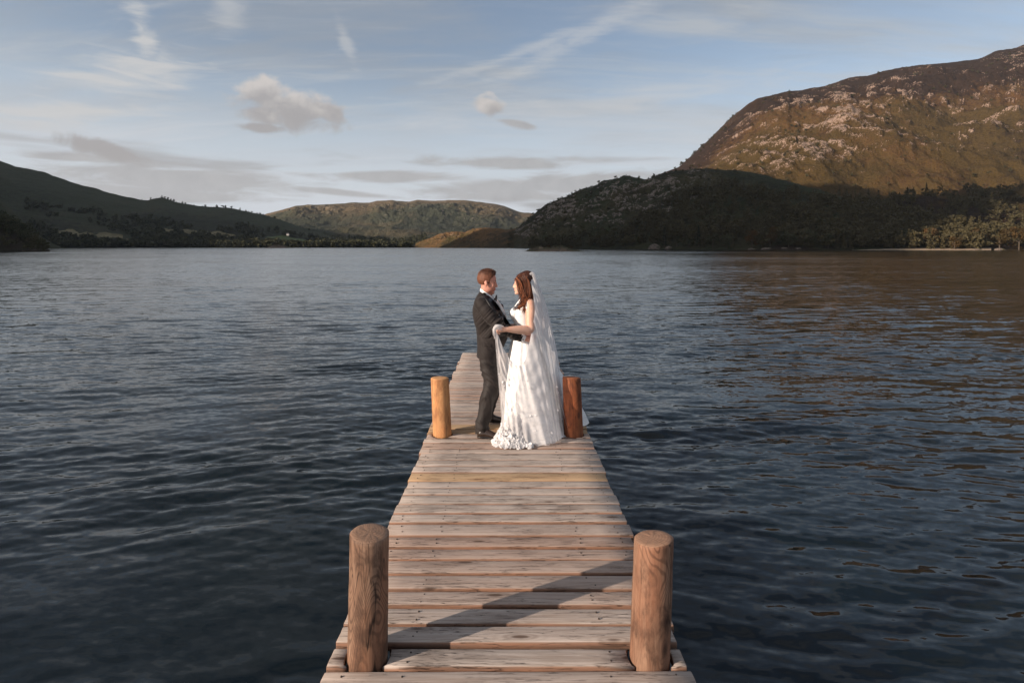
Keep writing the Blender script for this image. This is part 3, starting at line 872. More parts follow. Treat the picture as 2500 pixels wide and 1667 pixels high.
    me = mesh_np('beach', np.stack([(PXg - CX) * Dg / F, Dg, Zg], -1).reshape(-1, 3), grid_faces(10, 80))
    tag(link('beach', me, m3), kind='structure')
    # white house among the trees on the far left shore
    D = 1010.0; x, y, z = P(703, 572, D)
    e = bpy.data.objects.new('house', None); COL.objects.link(e); e.location = (x, y, z - 2.5); e.scale = (0.6, 0.6, 0.6)
    tag(e, 'tiny white house among the trees on the far left shore', 'house')
    mw, t = material('house_render'); t.out(t.bsdf((0.42, 0.40, 0.37), 0.8))
    mr, t = material('house_slate'); t.out(t.bsdf((0.10, 0.10, 0.11), 0.7))
    bm = bmesh.new(); bmesh.ops.create_cube(bm, size=1.0, matrix=Matrix.Translation((0, 0, 2.5)) @ Matrix.Diagonal((7, 6, 5, 1)))
    me = bpy.data.meshes.new('wall'); bm.to_mesh(me); bm.free(); link('wall', me, mw, e)
    v = np.array([(-3.7, -3.3, 4.95), (3.7, -3.3, 4.95), (3.7, 3.3, 4.95), (-3.7, 3.3, 4.95), (-3.7, 0, 7.6), (3.7, 0, 7.6)])
    me = bpy.data.meshes.new('roof'); me.from_pydata([tuple(q) for q in v], [], [(0, 1, 5, 4), (2, 3, 4, 5), (0, 4, 3), (1, 2, 5), (0, 3, 2, 1)]); link('roof', me, mr, e)


build_shore()


# ------------------------------------------------------------------ jetty
def wood_plank_material(name, top_a, top_b, side, dark, knot_amt=1.0):
    m, t = material(name)
    r = t.rand()
    co = t.coord('Object')
    off = t.comb(r * 37.0, r * 91.0, r * 53.0)
    v = t.vadd(co, off)
    x, y, z = t.sep(v)
    wob = t.noise(t.comb(x * 1.2, y * 5.0, z * 5.0), 1.0, 3, 0.5, 0, 1)
    vv = t.vadd(v, t.vmul(wob.s, (0.0, 0.05, 0.05)))
    gx, gy, gz = t.sep(vv)
    # knots bend the grain
    kv = t.comb(x * 2.3, y * 8.5, z * 8.5)
    kd = t.voronoi(kv, 1.0)
    knot = kd.step(0.16, 0.07) * knot_amt
    ring = ((kd * 42.0).sin() * 0.5 + 0.5) * kd.step(0.42, 0.15)
    grain = t.noise(t.comb(gx * 1.6, gy * 46.0, gz * 46.0), 1.0, 5, 0.62)
    fine = t.noise(t.comb(gx * 6.0, gy * 240.0, gz * 240.0), 1.0, 3, 0.6)
    stain = t.noise(t.comb(x * 2.2, y * 6.0, z * 6.0), 1.0, 5, 0.6)
    crack = t.noise(t.comb(gx * 1.1, gy * 30.0, gz * 30.0), 2.0, 4, 0.5)
    crk = (crack - 0.5).abs().step(0.016, 0.0) * stain.step(0.40, 0.52)
    c = t.mix((grain * 0.75 + fine * 0.35).step(0.32, 0.72), top_b, top_a)
    c = t.mix(stain.step(0.50, 0.78) * 0.65, c, tuple(q * 0.55 for q in top_b))
    c = t.mix(r.step(0.0, 1.0) * 0.45, c, t.mix((r * 7.7).sin().abs(), top_a, side))
    nx, ny, nz = t.sep(t.new('NewGeometry').outputs['Normal'])
    c = t.mix(nz.abs().step(0.85, 0.3) * 0.85, c, t.mix(grain.step(0.35, 0.65), side, tuple(q * 0.5 for q in side)))
    c = t.mix(ring * 0.35, c, dark)
    c = t.mix(knot * 0.8, c, dark)
    c = t.mix(crk * 0.85, c, tuple(q * 0.4 for q in dark))
    h = grain * 0.6 + fine * 0.4 - crk * 2.0 - knot * 0.4
    t.out(t.bsdf(c, 0.82, t.bump(h, 0.55, 0.004), 0.25))
    return m


M_PLANK = wood_plank_material('weathered_plank', (0.48, 0.405, 0.355), (0.28, 0.22, 0.18), (0.27, 0.125, 0.07), (0.08, 0.045, 0.03))
M_FRESH = wood_plank_material('fresh_plank', (0.50, 0.35, 0.215), (0.38, 0.24, 0.135), (0.30, 0.15, 0.07), (0.16, 0.08, 0.04))
M_BEAM = wood_plank_material('wet_beam', (0.14, 0.10, 0.075), (0.08, 0.055, 0.04), (0.09, 0.06, 0.04), (0.03, 0.02, 0.015))


def post_material(name, light, mid, dark, bands=1.0, seed=0.0):
    m, t = material(name)
    co = t.vadd(t.coord('Object'), (seed * 3.1, seed * 1.7, seed * 2.3))
    x, y, z = t.sep(co)
    wv = t.noise(t.comb(x * 4.5, y * 4.5, z * 1.5), 1.0, 2, 0.4, 0.5, 1)
    wx, wy, wz = t.sep(wv.s)
    kd = t.voronoi(t.comb(x * 5.0, y * 5.0, z * 2.6), 1.0)
    ph = wx * 190.0 + x * 60.0 + kd.step(0.45, 0.0) * 22.0
    rings = ph.sin() * 0.5 + 0.5
    fine = t.noise(t.comb(x * 110.0, y * 110.0, z * 5.0), 1.0, 5, 0.65)
    coarse = t.noise(t.comb(x * 30.0, y * 30.0, z * 2.5), 1.0, 4, 0.6)
    st = t.noise(t.comb(x * 9.0, y * 9.0, z * 4.0), 1.0, 6, 0.65)
    patch = t.noise(t.comb(x * 5.0, y * 5.0, z * 2.0 + 8.0), 1.0, 3, 0.5)
    c = t.mix((fine * 0.6 + coarse * 0.7).step(0.42, 0.85), light, mid)
    c = t.mix(patch.step(0.45, 0.65) * 0.5, c, tuple(q * k for q, k in zip(mid, (1.5, 1.15, 0.95))))
    c = t.mix(rings.step(0.5, 1.0) * bands * 0.55 * wy.step(0.40, 0.62), c, dark)
    c = t.mix(st.step(0.46, 0.68) * 0.8, c, dark)  # dark stains, strengthened to stand in for shade on the near posts
    c = t.mix(kd.step(0.15, 0.05) * 0.85, c, dark)
    crack = (t.noise(t.comb(x * 14.0, y * 14.0, z * 0.9), 1.0, 2, 0.5, 0.0) - 0.5).abs().step(0.010, 0.0) * patch.step(0.38, 0.5)
    c = t.mix(crack * 0.9, c, tuple(q * 0.4 for q in dark))
    # sawn top: end grain
    nx, ny, nz = t.sep(t.new('NewGeometry').outputs['Normal'])
    ox, oy, oz = t.sep(t.coord('Object'))
    rr = ((ox + 0.012) * (ox + 0.012) + (oy - 0.02) * (oy - 0.02)).sqrt()
    er = ((rr * 420.0 + (wx - 0.5) * 6.0).sin() * 0.5 + 0.5)
    ang = oy.atan2(ox)
    rc = ((ang * 3.0 + (wx - 0.5) * 4.0).sin().abs().step(0.06, 0.0) * rr.step(0.02, 0.05)).max((ang * 7.0 + 1.0).sin().abs().step(0.05, 0.0) * rr.step(0.06, 0.09))
    ec = t.mix(er * 0.35 + st.step(0.4, 0.7) * 0.4, tuple(min(1, q * 1.05) for q in light), mid)
    ec = t.mix(rc * 0.7, ec, dark)
    c = t.mix(nz.step(0.6, 0.85), c, ec)
    t.out(t.bsdf(c, 0.7, t.bump(fine + rings * 0.25 - crack * 2.0, 0.35, 0.003), 0.3))
    return m


M_POST_A = post_material('weathered_post', (0.27, 0.165, 0.11), (0.155, 0.085, 0.053), (0.045, 0.022, 0.014), 1.0, 1.0)
M_POST_B = post_material('weathered_post_2', (0.29, 0.17, 0.11), (0.165, 0.082, 0.05), (0.048, 0.022, 0.014), 1.0, 5.0)
M_POST_C = post_material('pale_post', (0.52, 0.28, 0.125), (0.43, 0.20, 0.08), (0.22, 0.09, 0.04), 0.45, 9.0)
M_POST_D = post_material('red_post', (0.27, 0.095, 0.038), (0.20, 0.062, 0.026), (0.08, 0.026, 0.014), 0.6, 13.0)

jetty = bpy.data.objects.new('jetty', None)
COL.objects.link(jetty)
jetty.location = (0, 6, 0)
tag(jetty, 'weathered plank jetty with four round posts running out over the lake', 'jetty')
HALF = 0.887
TH = 0.05
POSTS = [  # x, y, radius, height, lean x, lean y, material
    (-0.708, 2.868, 0.100, 0.618, 0.010, 0.0, M_POST_A, 'weathered grey-brown post with swirling grain near left'),
    (0.712, 2.868, 0.100, 0.592, 0.020, 0.0, M_POST_B, 'weathered post with dark swirling knots near right'),
    (-0.722, 6.235, 0.101, 0.620, -0.028, 0.0, M_POST_C, 'pale orange sunlit post beside the groom'),
    (0.716, 6.225, 0.101, 0.628, -0.024, 0.0, M_POST_D, 'dark reddish post beside the bride'),
]


def plank(y0, y1, xl, xr, mat, z, seed):
    """One board; cut round the posts where they pass through it."""
    r = np.random.default_rng(seed)
    pieces = [(xl, xr, None, None)]
    hole = [p for p in POSTS if p[1] + p[2] - 0.006 > y0 and p[1] - p[2] + 0.012 < y1]
    nw = 6
    ys = np.linspace(y0, y1, nw)
    cuts = sorted([(p[0], p[1], p[2] + 0.012) for p in hole])
    segs = []
    left = np.full(nw, xl) + r.normal(0, 0.001, nw)
    for (hx, hy, hr) in cuts:
        d = np.sqrt(np.maximum(hr ** 2 - (ys - hy) ** 2, 0))
        if np.all(d > 0.02):
            segs.append((left, hx - d)); left = hx + d
        else:
            segs.append((left, hx - d)); left = hx + d       # touching pieces read as one board with a bite
    segs.append((left, np.full(nw, xr) + r.normal(0, 0.001, nw)))
    V, Q = [], []
    base = 0
    bev = 0.005
    for (a, b) in segs:
        nx = 16 if len(segs) == 1 or b[0] - a[0] > 0.6 else 5
        u = np.linspace(0, 1, nx)
        X = a[:, None] * (1 - u) + b[:, None] * u
        Yb = np.repeat(ys[:, None], nx, 1)
        wob = np.cumsum(r.normal(0, 0.0011, nx)); wob -= np.linspace(wob[0], wob[-1], nx)
        wob2 = np.cumsum(r.normal(0, 0.0011, nx)); wob2 -= np.linspace(wob2[0], wob2[-1], nx)
        k = np.linspace(0, 1, nw)[:, None]
        Yb = Yb + wob * (1 - k) + wob2 * k
        cup = -0.0025 * np.sin(np.linspace(0, np.pi, nw))[:, None]
        Zt = z + cup + 0 * X
        # rounded long edges and ends
        Zt[0, :] -= bev; Zt[-1, :] -= bev; Yb[1, :] = Yb[0, :] + bev * 1.2; Yb[-2, :] = Yb[-1, :] - bev * 1.2
        Zt[:, 0] -= bev; Zt[:, -1] -= bev; X[:, 1] = X[:, 0] + bev; X[:, -2] = X[:, -1] - bev
        top = np.stack([X, Yb, Zt], -1).reshape(-1, 3)
        bot = top.copy(); bot[:, 2] = z - TH
        V += [top, bot]
        n = nw * nx
        Q.append(grid_faces(nw, nx) + base)
        Q.append(grid_faces(nw, nx)[:, ::-1] + base + n)
        ring = list(range(0, nx)) + [i * nx + nx - 1 for i in range(1, nw)] + list(range(n - 2, n - nx - 1, -1)) + [i * nx for i in range(nw - 2, 0, -1)]
        ring = np.array(ring); nxt = np.roll(ring, -1)
        Q.append(np.stack([ring, ring + n, nxt + n, nxt], -1) + base)
        base += 2 * n
    c = np.array([0, (y0 + y1) / 2, z])
    me = mesh_np('plank', np.concatenate(V) - c, Q, smooth=False)
    o = link('plank', me, mat, jetty, (c[0], c[1] - 6.0, c[2]))
    return o


def build_jetty():
    far = [2.764, 2.919, 3.086, 3.244, 3.398, 3.567, 3.73, 3.877, 4.047, 4.226, 4.381, 4.541, 4.713, 4.849, 4.993, 5.174, 5.328, 5.487, 5.665, 5.795, 5.96, 6.10]
    front = [0, 2.799, 2.965, 3.117, 3.277, 3.432, 3.595, 3.755, 3.919, 4.07, 4.263]
    r = np.random.default_rng(11)
    rows = []
    y = 2.764
    while y > 0.6:
        w = r.uniform(0.12, 0.14); rows.append((y - w, y)); y -= w + r.uniform(0.025, 0.04)
    rows.reverse()
    for i in range(1, len(far)):
        f = front[i] if i < len(front) else far[i - 1] + r.uniform(0.012, 0.028)
        rows.append((f, far[i]))
    y = far[-1]
    while y < 10.9:
        g = r.uniform(0.010, 0.022); w = r.uniform(0.135, 0.155)
        rows.append((y + g, y + g + w)); y += g + w
    for i, (a, b) in enumerate(rows):
        fresh = (abs((a + b) / 2 - 5.08) < 0.08) or (6.22 < (a + b) / 2 < 6.60)
        xl = -HALF + r.normal(0, 0.010); xr = HALF + r.normal(0, 0.010)
        o = plank(a, b, xl, xr, M_FRESH if fresh else M_PLANK, r.normal(0, 0.0022), 100 + i)
        o.rotation_euler = (r.normal(0, 0.006), r.normal(0, 0.0012), r.normal(0, 0.0028))
        if abs((a + b) / 2 - 5.08) < 0.08: o['label'] = 'fresh orange plank replaced in the grey deck'
    y0 = rows[0][0]
    # screw heads, two at each bearer of every board
    sv, sf, sb = [], [], 0
    th = np.linspace(0, 2 * np.pi, 7)[:-1]
    for (a, b) in rows:
        if b > 6.0: continue
        for x in (-0.79, -0.50, 0.50, 0.79):
            for k in (0.27, 0.73):
                if any((x - p[0]) ** 2 + (a + (b - a) * k - p[1]) ** 2 < 0.14 ** 2 for p in POSTS): continue
                cx_, cy_ = x + r.normal(0, 0.012), a + (b - a) * (k + r.normal(0, 0.05))
                sv.append(np.stack([cx_ + 0.0048 * np.cos(th), cy_ + 0.0048 * np.sin(th), np.full(6, 0.0012)], -1)); sv.append(np.stack([cx_ + 0.0055 * np.cos(th), cy_ + 0.0055 * np.sin(th), np.full(6, -0.004)], -1))
                q = np.arange(6); sf.append(np.stack([q, q + 6, (q + 1) % 6 + 6, (q + 1) % 6], -1) + sb); sf.append(np.array([[0, 1, 2, 3], [0, 3, 4, 5]]) + sb); sb += 12
    ms, ts = material('rusty_screw'); ts.out(ts.bsdf((0.035, 0.022, 0.016), 0.6, None, 0.4))
    so = link('screw_heads', mesh_np('screw_heads', np.concatenate(sv) - np.array([0, 6, 0]), np.concatenate(sf), False), ms, jetty); so['kind'] = 'stuff'
    # bearers under the boards
    for x in (-0.52, 0.0, 0.52):
        bm = bmesh.new()
        bmesh.ops.create_cube(bm, size=1.0, matrix=Matrix.Translation((0, 0, 0)) @ Matrix.Diagonal((0.09, 10.9 - y0, 0.18, 1)))
        bmesh.ops.bevel(bm, geom=bm.edges[:], offset=0.008, segments=1, affect='EDGES')
        me = bpy.data.meshes.new('bearer'); bm.to_mesh(me); bm.free()
        link('bearer', me, M_BEAM, jetty, (x, (10.9 + y0) / 2 - 6, -TH - 0.097))
    for yy in (2.72, 3.03, 6.08, 6.40, 10.6):
        bm = bmesh.new()
        bmesh.ops.create_cube(bm, size=1.0, matrix=Matrix.Diagonal((1.66, 0.07, 0.16, 1)))
        bmesh.ops.bevel(bm, geom=bm.edges[:], offset=0.008, segments=1, affect='EDGES')
        me = bpy.data.meshes.new('cross_beam'); bm.to_mesh(me); bm.free()
        link('cross_beam', me, M_BEAM, jetty, (0, yy - 6, -TH - 0.28))
    # posts: turned logs with a slightly domed, uneven sawn top
    for i, (x, y, rad, h, lx, ly, mat, lab) in enumerate(POSTS):
        rr = np.random.default_rng(50 + i)
        nseg = 40
        zs = np.concatenate([[-1.6, -0.8, -0.3, 0.0], np.linspace(0.08, h - 0.02, 9), [h - 0.006, h]])
        th = np.linspace(0, 2 * np.pi, nseg, endpoint=False)
        out = 1 + 0.028 * np.sin(2 * th + rr.uniform(0, 6)) + 0.012 * np.sin(3 * th + rr.uniform(0, 6)) + 0.010 * np.sin(7 * th + rr.uniform(0, 6))
        V = []
        tiltx, tilty = rr.normal(0, 0.03), rr.normal(-0.03, 0.02)
        for z in zs:
            k = rad * (1.02 - 0.03 * max(z, 0) / h) * out * (1 + rr.normal(0, 0.006))
            if z == h: k = k - 0.008
            px = k * np.cos(th) + lx * z / h; py = k * np.sin(th) + ly * z / h
            pz = np.full(nseg, z) + (np.clip(z / h, 0, 1) ** 3) * (tiltx * np.cos(th) + tilty * np.sin(th)) * rad * 2
            V.append(np.stack([px, py, pz], -1))
        for f in (0.72, 0.4):
            c = V[-1 if f == 0.72 else -2].mean(0) if False else np.array([lx, ly, h])
            ringv = V[len(zs) - 1] * f + c * (1 - f); ringv = ringv + np.array([0, 0, 0.004 * (1 - f)]) + np.stack([0 * th, 0 * th, rr.normal(0, 0.0012, nseg)], -1)
            V.append(ringv)
        V = np.array(V); nr = len(V)
        flat = np.concatenate([V.reshape(-1, 3), [[lx, ly, h + 0.004]]])
        Q = grid_faces(nr, nseg, True)
        j = np.arange(nseg)
        Tr = np.stack([(nr - 1) * nseg + j, (nr - 1) * nseg + (j + 1) % nseg, np.full(nseg, nr * nseg)], -1)
        me = mesh_np('post', flat, [Q, Tr])
        o = link('post', me, mat, jetty, (x, y - 6, 0))
        o['label'] = lab


build_jetty()


# ------------------------------------------------------------------ people: tools
from mathutils.bvhtree import BVHTree


def uvsphere(c, r, rot=None, nu=20, nv=12):
    th = np.linspace(0, 2 * np.pi, nu, endpoint=False); ph = np.linspace(0, np.pi, nv)[1:-1]
    ring = np.stack([np.outer(np.sin(ph), np.cos(th)), np.outer(np.sin(ph), np.sin(th)), np.outer(np.cos(ph), np.ones(nu))], -1).reshape(-1, 3)
    v = np.concatenate([ring, [[0, 0, 1], [0, 0, -1]]]) * np.asarray(r)
    if rot is not None: v = v @ np.asarray(rot).T
    n = len(ph); top, bot = n * nu, n * nu + 1
    j = np.arange(nu); j2 = (j + 1) % nu
    Q = grid_faces(n, nu, True)
    Tr = np.concatenate([np.stack([j2, j, np.full(nu, top)], -1), np.stack([(n - 1) * nu + j, (n - 1) * nu + j2, np.full(nu, bot)], -1)])
    return v + np.asarray(c), Q[:, ::-1] * 1, Tr * 1


def rotm(axis, deg): return np.array(Matrix.Rotation(R(deg), 3, axis))


def ring_loft(secs, seg=36, power=2.3, caps=True):
    """secs: (cx, cy, cz, rx, ry, drop) rings; drop lowers the front (+x) side and raises the back."""
    th = np.linspace(0, 2 * np.pi, seg, endpoint=False)
    c, s = np.cos(th), np.sin(th)
    cc = np.sign(c) * np.abs(c) ** (2 / power); ss = np.sign(s) * np.abs(s) ** (2 / power)
    V = []
    for (x, y, z, rx, ry, dr) in secs:
        V.append(np.stack([x + rx * cc, y + ry * ss, z - dr * c], -1))
    n = len(secs)
    V = np.array(V).reshape(-1, 3)
    Q = grid_faces(n, seg, True)
    if not caps: return V, Q, None
    V = np.concatenate([V, [V[:seg].mean(0)], [V[(n - 1) * seg:n * seg].mean(0)]])
    j = np.arange(seg); j2 = (j + 1) % seg
    Tr = np.concatenate([np.stack([j2, j, np.full(seg, n * seg)], -1), np.stack([(n - 1) * seg + j, (n - 1) * seg + j2, np.full(seg, n * seg + 1)], -1)])
    return V, Q, Tr


def spline(pts, n):
    """Catmull-Rom through the points (rows of any width), n samples."""
    p = np.asarray(pts, float); m = len(p)
    p = np.concatenate([[2 * p[0] - p[1]], p, [2 * p[-1] - p[-2]]])
    t = np.linspace(0, m - 1, n); i = np.minimum(t.astype(int), m - 2); f = (t - i)[:, None]
    a, b, c, d = p[i], p[i + 1], p[i + 2], p[i + 3]
    return 0.5 * (2 * b + (c - a) * f + (2 * a - 5 * b + 4 * c - d) * f ** 2 + (3 * b - a - 3 * c + d) * f ** 3)


def limb(pts, n=18, seg=16):
    """Tapered limb through rows (x, y, z, radius), round ends."""
    s = spline(pts, n)
    return [tube(s[:, :3], s[:, 3], seg), uvsphere(s[0, :3], s[0, 3]), uvsphere(s[-1, :3], s[-1, 3])]


def remesh(name, parts, voxel, smooth=6, factor=0.5):
    v, f = join(parts)
    me = mesh_np('tmp', v, f)
    o = bpy.data.objects.new('tmp', me); COL.objects.link(o)
    m = o.modifiers.new('r', 'REMESH'); m.mode = 'VOXEL'; m.voxel_size = voxel; m.use_smooth_shade = True
    if smooth:
        k = o.modifiers.new('s', 'SMOOTH'); k.factor = factor; k.iterations = smooth
    dg = bpy.context.evaluated_depsgraph_get()
    out = bpy.data.meshes.new_from_object(o.evaluated_get(dg), depsgraph=dg)
    bpy.data.objects.remove(o); bpy.data.meshes.remove(me)
    out.name = name
    out.polygons.foreach_set('use_smooth', np.ones(len(out.polygons), dtype=bool))
    return out


def get_co(me):
    a = np.empty(len(me.vertices) * 3, dtype=np.float32); me.vertices.foreach_get('co', a); return a.reshape(-1, 3).astype(float)


def get_no(me):
    a = np.empty(len(me.vertices) * 3, dtype=np.float32); me.vertices.foreach_get('normal', a); return a.reshape(-1, 3).astype(float)


def set_co(me, co): me.vertices.foreach_set('co', np.asarray(co, np.float32).ravel()); me.update()


def part(name, me, mat, parent, label=None):
    """Mesh in world coordinates made a part of its thing."""
    base = np.array(parent.matrix_basis.translation) if parent.parent is None else np.array(parent.parent.matrix_basis.translation)
    set_co(me, get_co(me) - base)
    o = link(name, me, mat, parent)
    if label: o['label'] = label
    return o


def mesh_parts(name, parts, smooth=True):
    v, f = join(parts); return mesh_np(name, v, f, smooth)


def bvh_of(me):
    return BVHTree.FromPolygons([v.co.copy() for v in me.vertices], [tuple(p.vertices) for p in me.polygons])


def surf(bvh, px, py, lift=0.004, default=6.2):
    """Point on a surface where the line of sight of a photo pixel meets it."""
    o = Vector((0, 0, CAMZ)); d = Vector(((px - CX) / F, 1.0, (HY - py) / F)).normalized()
    hit, no, idx, dist = bvh.ray_cast(o, d)
    if hit is None: return P(px, py, default), np.array([0, -1.0, 0])
    n = np.array(no)
    if n @ np.array(d) > 0: n = -n
    return np.array(hit) + n * lift, n


def strip_on(bvh, left, right, lift, thick, n=24, m=5, default=6.2):
    """A padded band lying on a surface between two pixel polylines."""
    L = spline([(a, b, 0) for a, b in left], n); Rr = spline([(a, b, 0) for a, b in right], n)
    top = np.zeros((n, m, 3)); nor = np.zeros((n, m, 3))
    for i in range(n):
        for j in range(m):
            k = j / (m - 1); q = L[i] * (1 - k) + Rr[i] * k
            top[i, j], nor[i, j] = surf(bvh, q[0], q[1], lift, default)
    edge = np.ones((n, m)); edge[:, 0] = edge[:, -1] = 0.0; edge[0, :] = edge[-1, :] = 0.0
    a = top + nor * (thick * edge)[..., None]; b = top - nor * (lift + 0.004)
    V = np.concatenate([a.reshape(-1, 3), b.reshape(-1, 3)])
    g = grid_faces(n, m); N = n * m
    ring = list(range(m)) + [i * m + m - 1 for i in range(1, n)] + list(range(N - 2, N - m - 1, -1)) + [i * m for i in range(n - 2, 0, -1)]
    ring = np.array(ring); nx = np.roll(ring, -1)
    return V, np.concatenate([g, g[:, ::-1] + N, np.stack([ring, ring + N, nx + N, nx], -1)]), None


def head_parts(origin, yaw, pitch, sc, female=False):
    """Skull, jaw, nose, lips, ears of a head that looks along +x before turning; returns parts and the placing function."""
    M = rotm('Z', yaw) @ rotm('Y', pitch)
    o = np.asarray(origin)
    def W(p): return o + M @ (np.asarray(p, float) * sc)
    def E(c, r, rot=None):
        rr = M if rot is None else M @ rot
        return uvsphere(W(c), np.asarray(r) * sc, rr)
    w = 0.93 if female else 1.0
    L = [E((-0.012, 0, 0.042), (0.098, 0.076, 0.088)), E((0.028, 0, 0.02), (0.062, 0.064 * w, 0.075)),
         E((0.030, 0, -0.034), (0.056, 0.057 * w, 0.076)), E((0.062, 0, -0.100 if not female else -0.096), (0.022, 0.026 * w, 0.020)),
         E((0.012, 0.034 * w, -0.066), (0.050, 0.024, 0.036)), E((0.012, -0.034 * w, -0.066), (0.050, 0.024, 0.036)),
         E((0.040, 0, -0.088), (0.035, 0.034 * w, 0.024)),
         E((0.076, 0, 0.024), (0.014, 0.044 * w, 0.011 if not female else 0.008)),
         E((0.056, 0.034 * w, -0.022), (0.026, 0.022, 0.026)), E((0.056, -0.034 * w, -0.022), (0.026, 0.022, 0.026)),
         E((0.080, 0, -0.057), (0.012, 0.024, 0.007)), E((0.077, 0, -0.070), (0.012, 0.021, 0.0075)),
         E((0.100 - 0.003 * female, 0, -0.031), (0.0125, 0.0115, 0.0105)), E((0.090, 0.010, -0.034), (0.011, 0.008, 0.008)), E((0.090, -0.010, -0.034), (0.011, 0.008, 0.008))]
    L.append(tube([W((0.080, 0, 0.020)), W((0.090, 0, 0.002)), W((0.099, 0, -0.020)), W((0.103, 0, -0.031))], np.array([0.008, 0.0085, 0.0095, 0.010]) * sc, 12))
    for sy in (1, -1):
        L.append(E((-0.010, 0.077 * sy, -0.004), (0.019, 0.009, 0.032), rotm('Y', -12) @ rotm('Z', 18 * sy)))
        L.append(E((-0.004, 0.074 * sy, -0.028), (0.010, 0.008, 0.012)))
    return L, W, M


def hand_parts(wrist, fwd, palm_n, curl, spread=6, sc=1.0, thumb_side=1, thumb_curl=25):
    """A palm with four unequal fingers and a thumb; curl: bend per joint in degrees for the four fingers."""
    f = np.asarray(fwd, float); f /= np.linalg.norm(f)
    n = np.asarray(palm_n, float); n -= (n @ f) * f; n /= np.linalg.norm(n)
    s = np.cross(n, f) * thumb_side
    w = np.asarray(wrist, float)
    L = []
    L.append(tube([w - f * 0.01 * sc, w + f * 0.03 * sc, w + f * 0.07 * sc, w + f * 0.088 * sc], np.array([0.026, 0.031, 0.034, 0.028]) * sc, 14))
    for k in range(4):
        L.append(uvsphere(w + (f * 0.078 + s * (0.030 - 0.020 * k)) * sc, np.array([0.0135, 0.0135, 0.0135]) * sc))
    lens = [0.070, 0.080, 0.074, 0.058]
    for k in range(4):
        p = w + (f * 0.083 + s * (0.030 - 0.020 * k)) * sc
        ang = 0.0; pts = [p]
        c = curl[k] if isinstance(curl, (list, tuple)) else curl
        side = math.sin(R(spread * (1.5 - k)))
        for j, q in enumerate((0.45, 0.31, 0.24)):
            ang += c * (0.9, 1.15, 0.8)[j]
            d = f * math.cos(R(ang)) + n * math.sin(R(ang)) + s * side * (1 if j == 0 else 0.5)
            d /= np.linalg.norm(d); p = p + d * lens[k] * q * sc; pts.append(p)
        rad = np.array([0.0098, 0.0092, 0.0085, 0.0070]) * sc
        L.append(tube(pts, rad, 10)); L += [uvsphere(q, np.full(3, rr), None, 10, 8) for q, rr in zip(pts, rad)]
    p = w + (f * 0.022 + s * 0.028) * sc; pts = [p]; ang = 48.0
    for q in (0.042, 0.034, 0.026):
        d = f * math.cos(R(ang)) + s * math.sin(R(ang)) + n * math.sin(R(thumb_curl)); d /= np.linalg.norm(d)
        p = p + d * q * sc; pts.append(p); ang -= 26
    rad = np.array([0.0145, 0.0118, 0.0105, 0.0085]) * sc
    L.append(tube(pts, rad, 10)); L += [uvsphere(q, np.full(3, rr), None, 10, 8) for q, rr in zip(pts, rad)]
    return L


def cloth_folds(me, axis_fn, amp, seed):
    """Push a garment in and out along its normals; axis_fn gives (u along the folds' run, v across, weight)."""
    co, no = get_co(me), get_no(me)
    u, v, w = axis_fn(co)
    d = ridged(u, v, 3, seed, 0.45) - 0.62
    set_co(me, co + no * (d * amp * w)[:, None])


# ------------------------------------------------------------------ people: materials
def skin_material(name, base, warm, lip):
    m, t = material(name)
    n = t.noise(t.coord('Object'), 38.0, 4, 0.6); n2 = t.noise(t.coord('Object'), 9.0, 3)
    c = t.mix(n2.step(0.4, 0.65) * 0.6, base, warm)
    c = t.mix(n.step(0.55, 0.75) * 0.25, c, tuple(q * 0.75 for q in warm))
    c = t.mix(t.attr('stubble') * n.step(0.3, 0.7, 0.55, 1.0), c, lip)
    sh = t.bsdf(c, 0.5, t.bump(n, 0.15, 0.002), 0.35, **{'Subsurface Weight': 0.12, 'Subsurface Radius': (0.010, 0.004, 0.002)})
    t.out(sh)
    return m


def fabric_material(name, col, rough, sheen=0.0, weave=600.0, spec=0.3, bump=0.25):
    m, t = material(name)
    co = t.coord('Object')
    n = t.noise(co, weave, 2, 0.5); n2 = t.noise(co, 14.0, 4, 0.55)
    c = t.mix(n2.step(0.3, 0.7), tuple(q * 0.85 for q in col), tuple(min(1, q * 1.1) for q in col))
    t.out(t.bsdf(c, rough, t.bump(n * 0.3 + n2, bump, 0.006), spec, **{'Sheen Weight': sheen}))
    return m


M_SKIN_G = skin_material('groom_skin', (0.50, 0.24, 0.17), (0.47, 0.18, 0.125), (0.22, 0.085, 0.05))
M_SKIN_B = skin_material('bride_skin', (0.62, 0.36, 0.26), (0.58, 0.29, 0.20), (0.35, 0.12, 0.09))
M_SUIT = fabric_material('suit_wool', (0.014, 0.0093, 0.0082), 0.75, 0.08)
M_TROUSER = fabric_material('trouser_wool', (0.0145, 0.0098, 0.0086), 0.68, 0.08)
M_SATIN_BLACK = fabric_material('black_satin', (0.010, 0.009, 0.010), 0.4, 0.0)
M_SHIRT = fabric_material('white_shirt', (0.78, 0.76, 0.74), 0.7)
M_DRESS = fabric_material('ivory_satin', (0.84, 0.82, 0.81), 0.42, 0.1, 400.0, 0.4, 0.3)
M_LIP = skin_material('lip_skin', (0.45, 0.13, 0.11), (0.40, 0.10, 0.09), (0.3, 0.1, 0.08))
m_, t_ = material('shoe_leather')
t_.out(t_.bsdf(t_.mix(t_.noise(t_.coord('Object'), 20.0, 4), (0.018, 0.011, 0.008), (0.035, 0.02, 0.013)), 0.22, None, 0.5))
M_SHOE = m_
m_, t_ = material('eye_dark'); t_.out(t_.bsdf((0.03, 0.02, 0.015), 0.15, None, 0.5)); M_EYE = m_


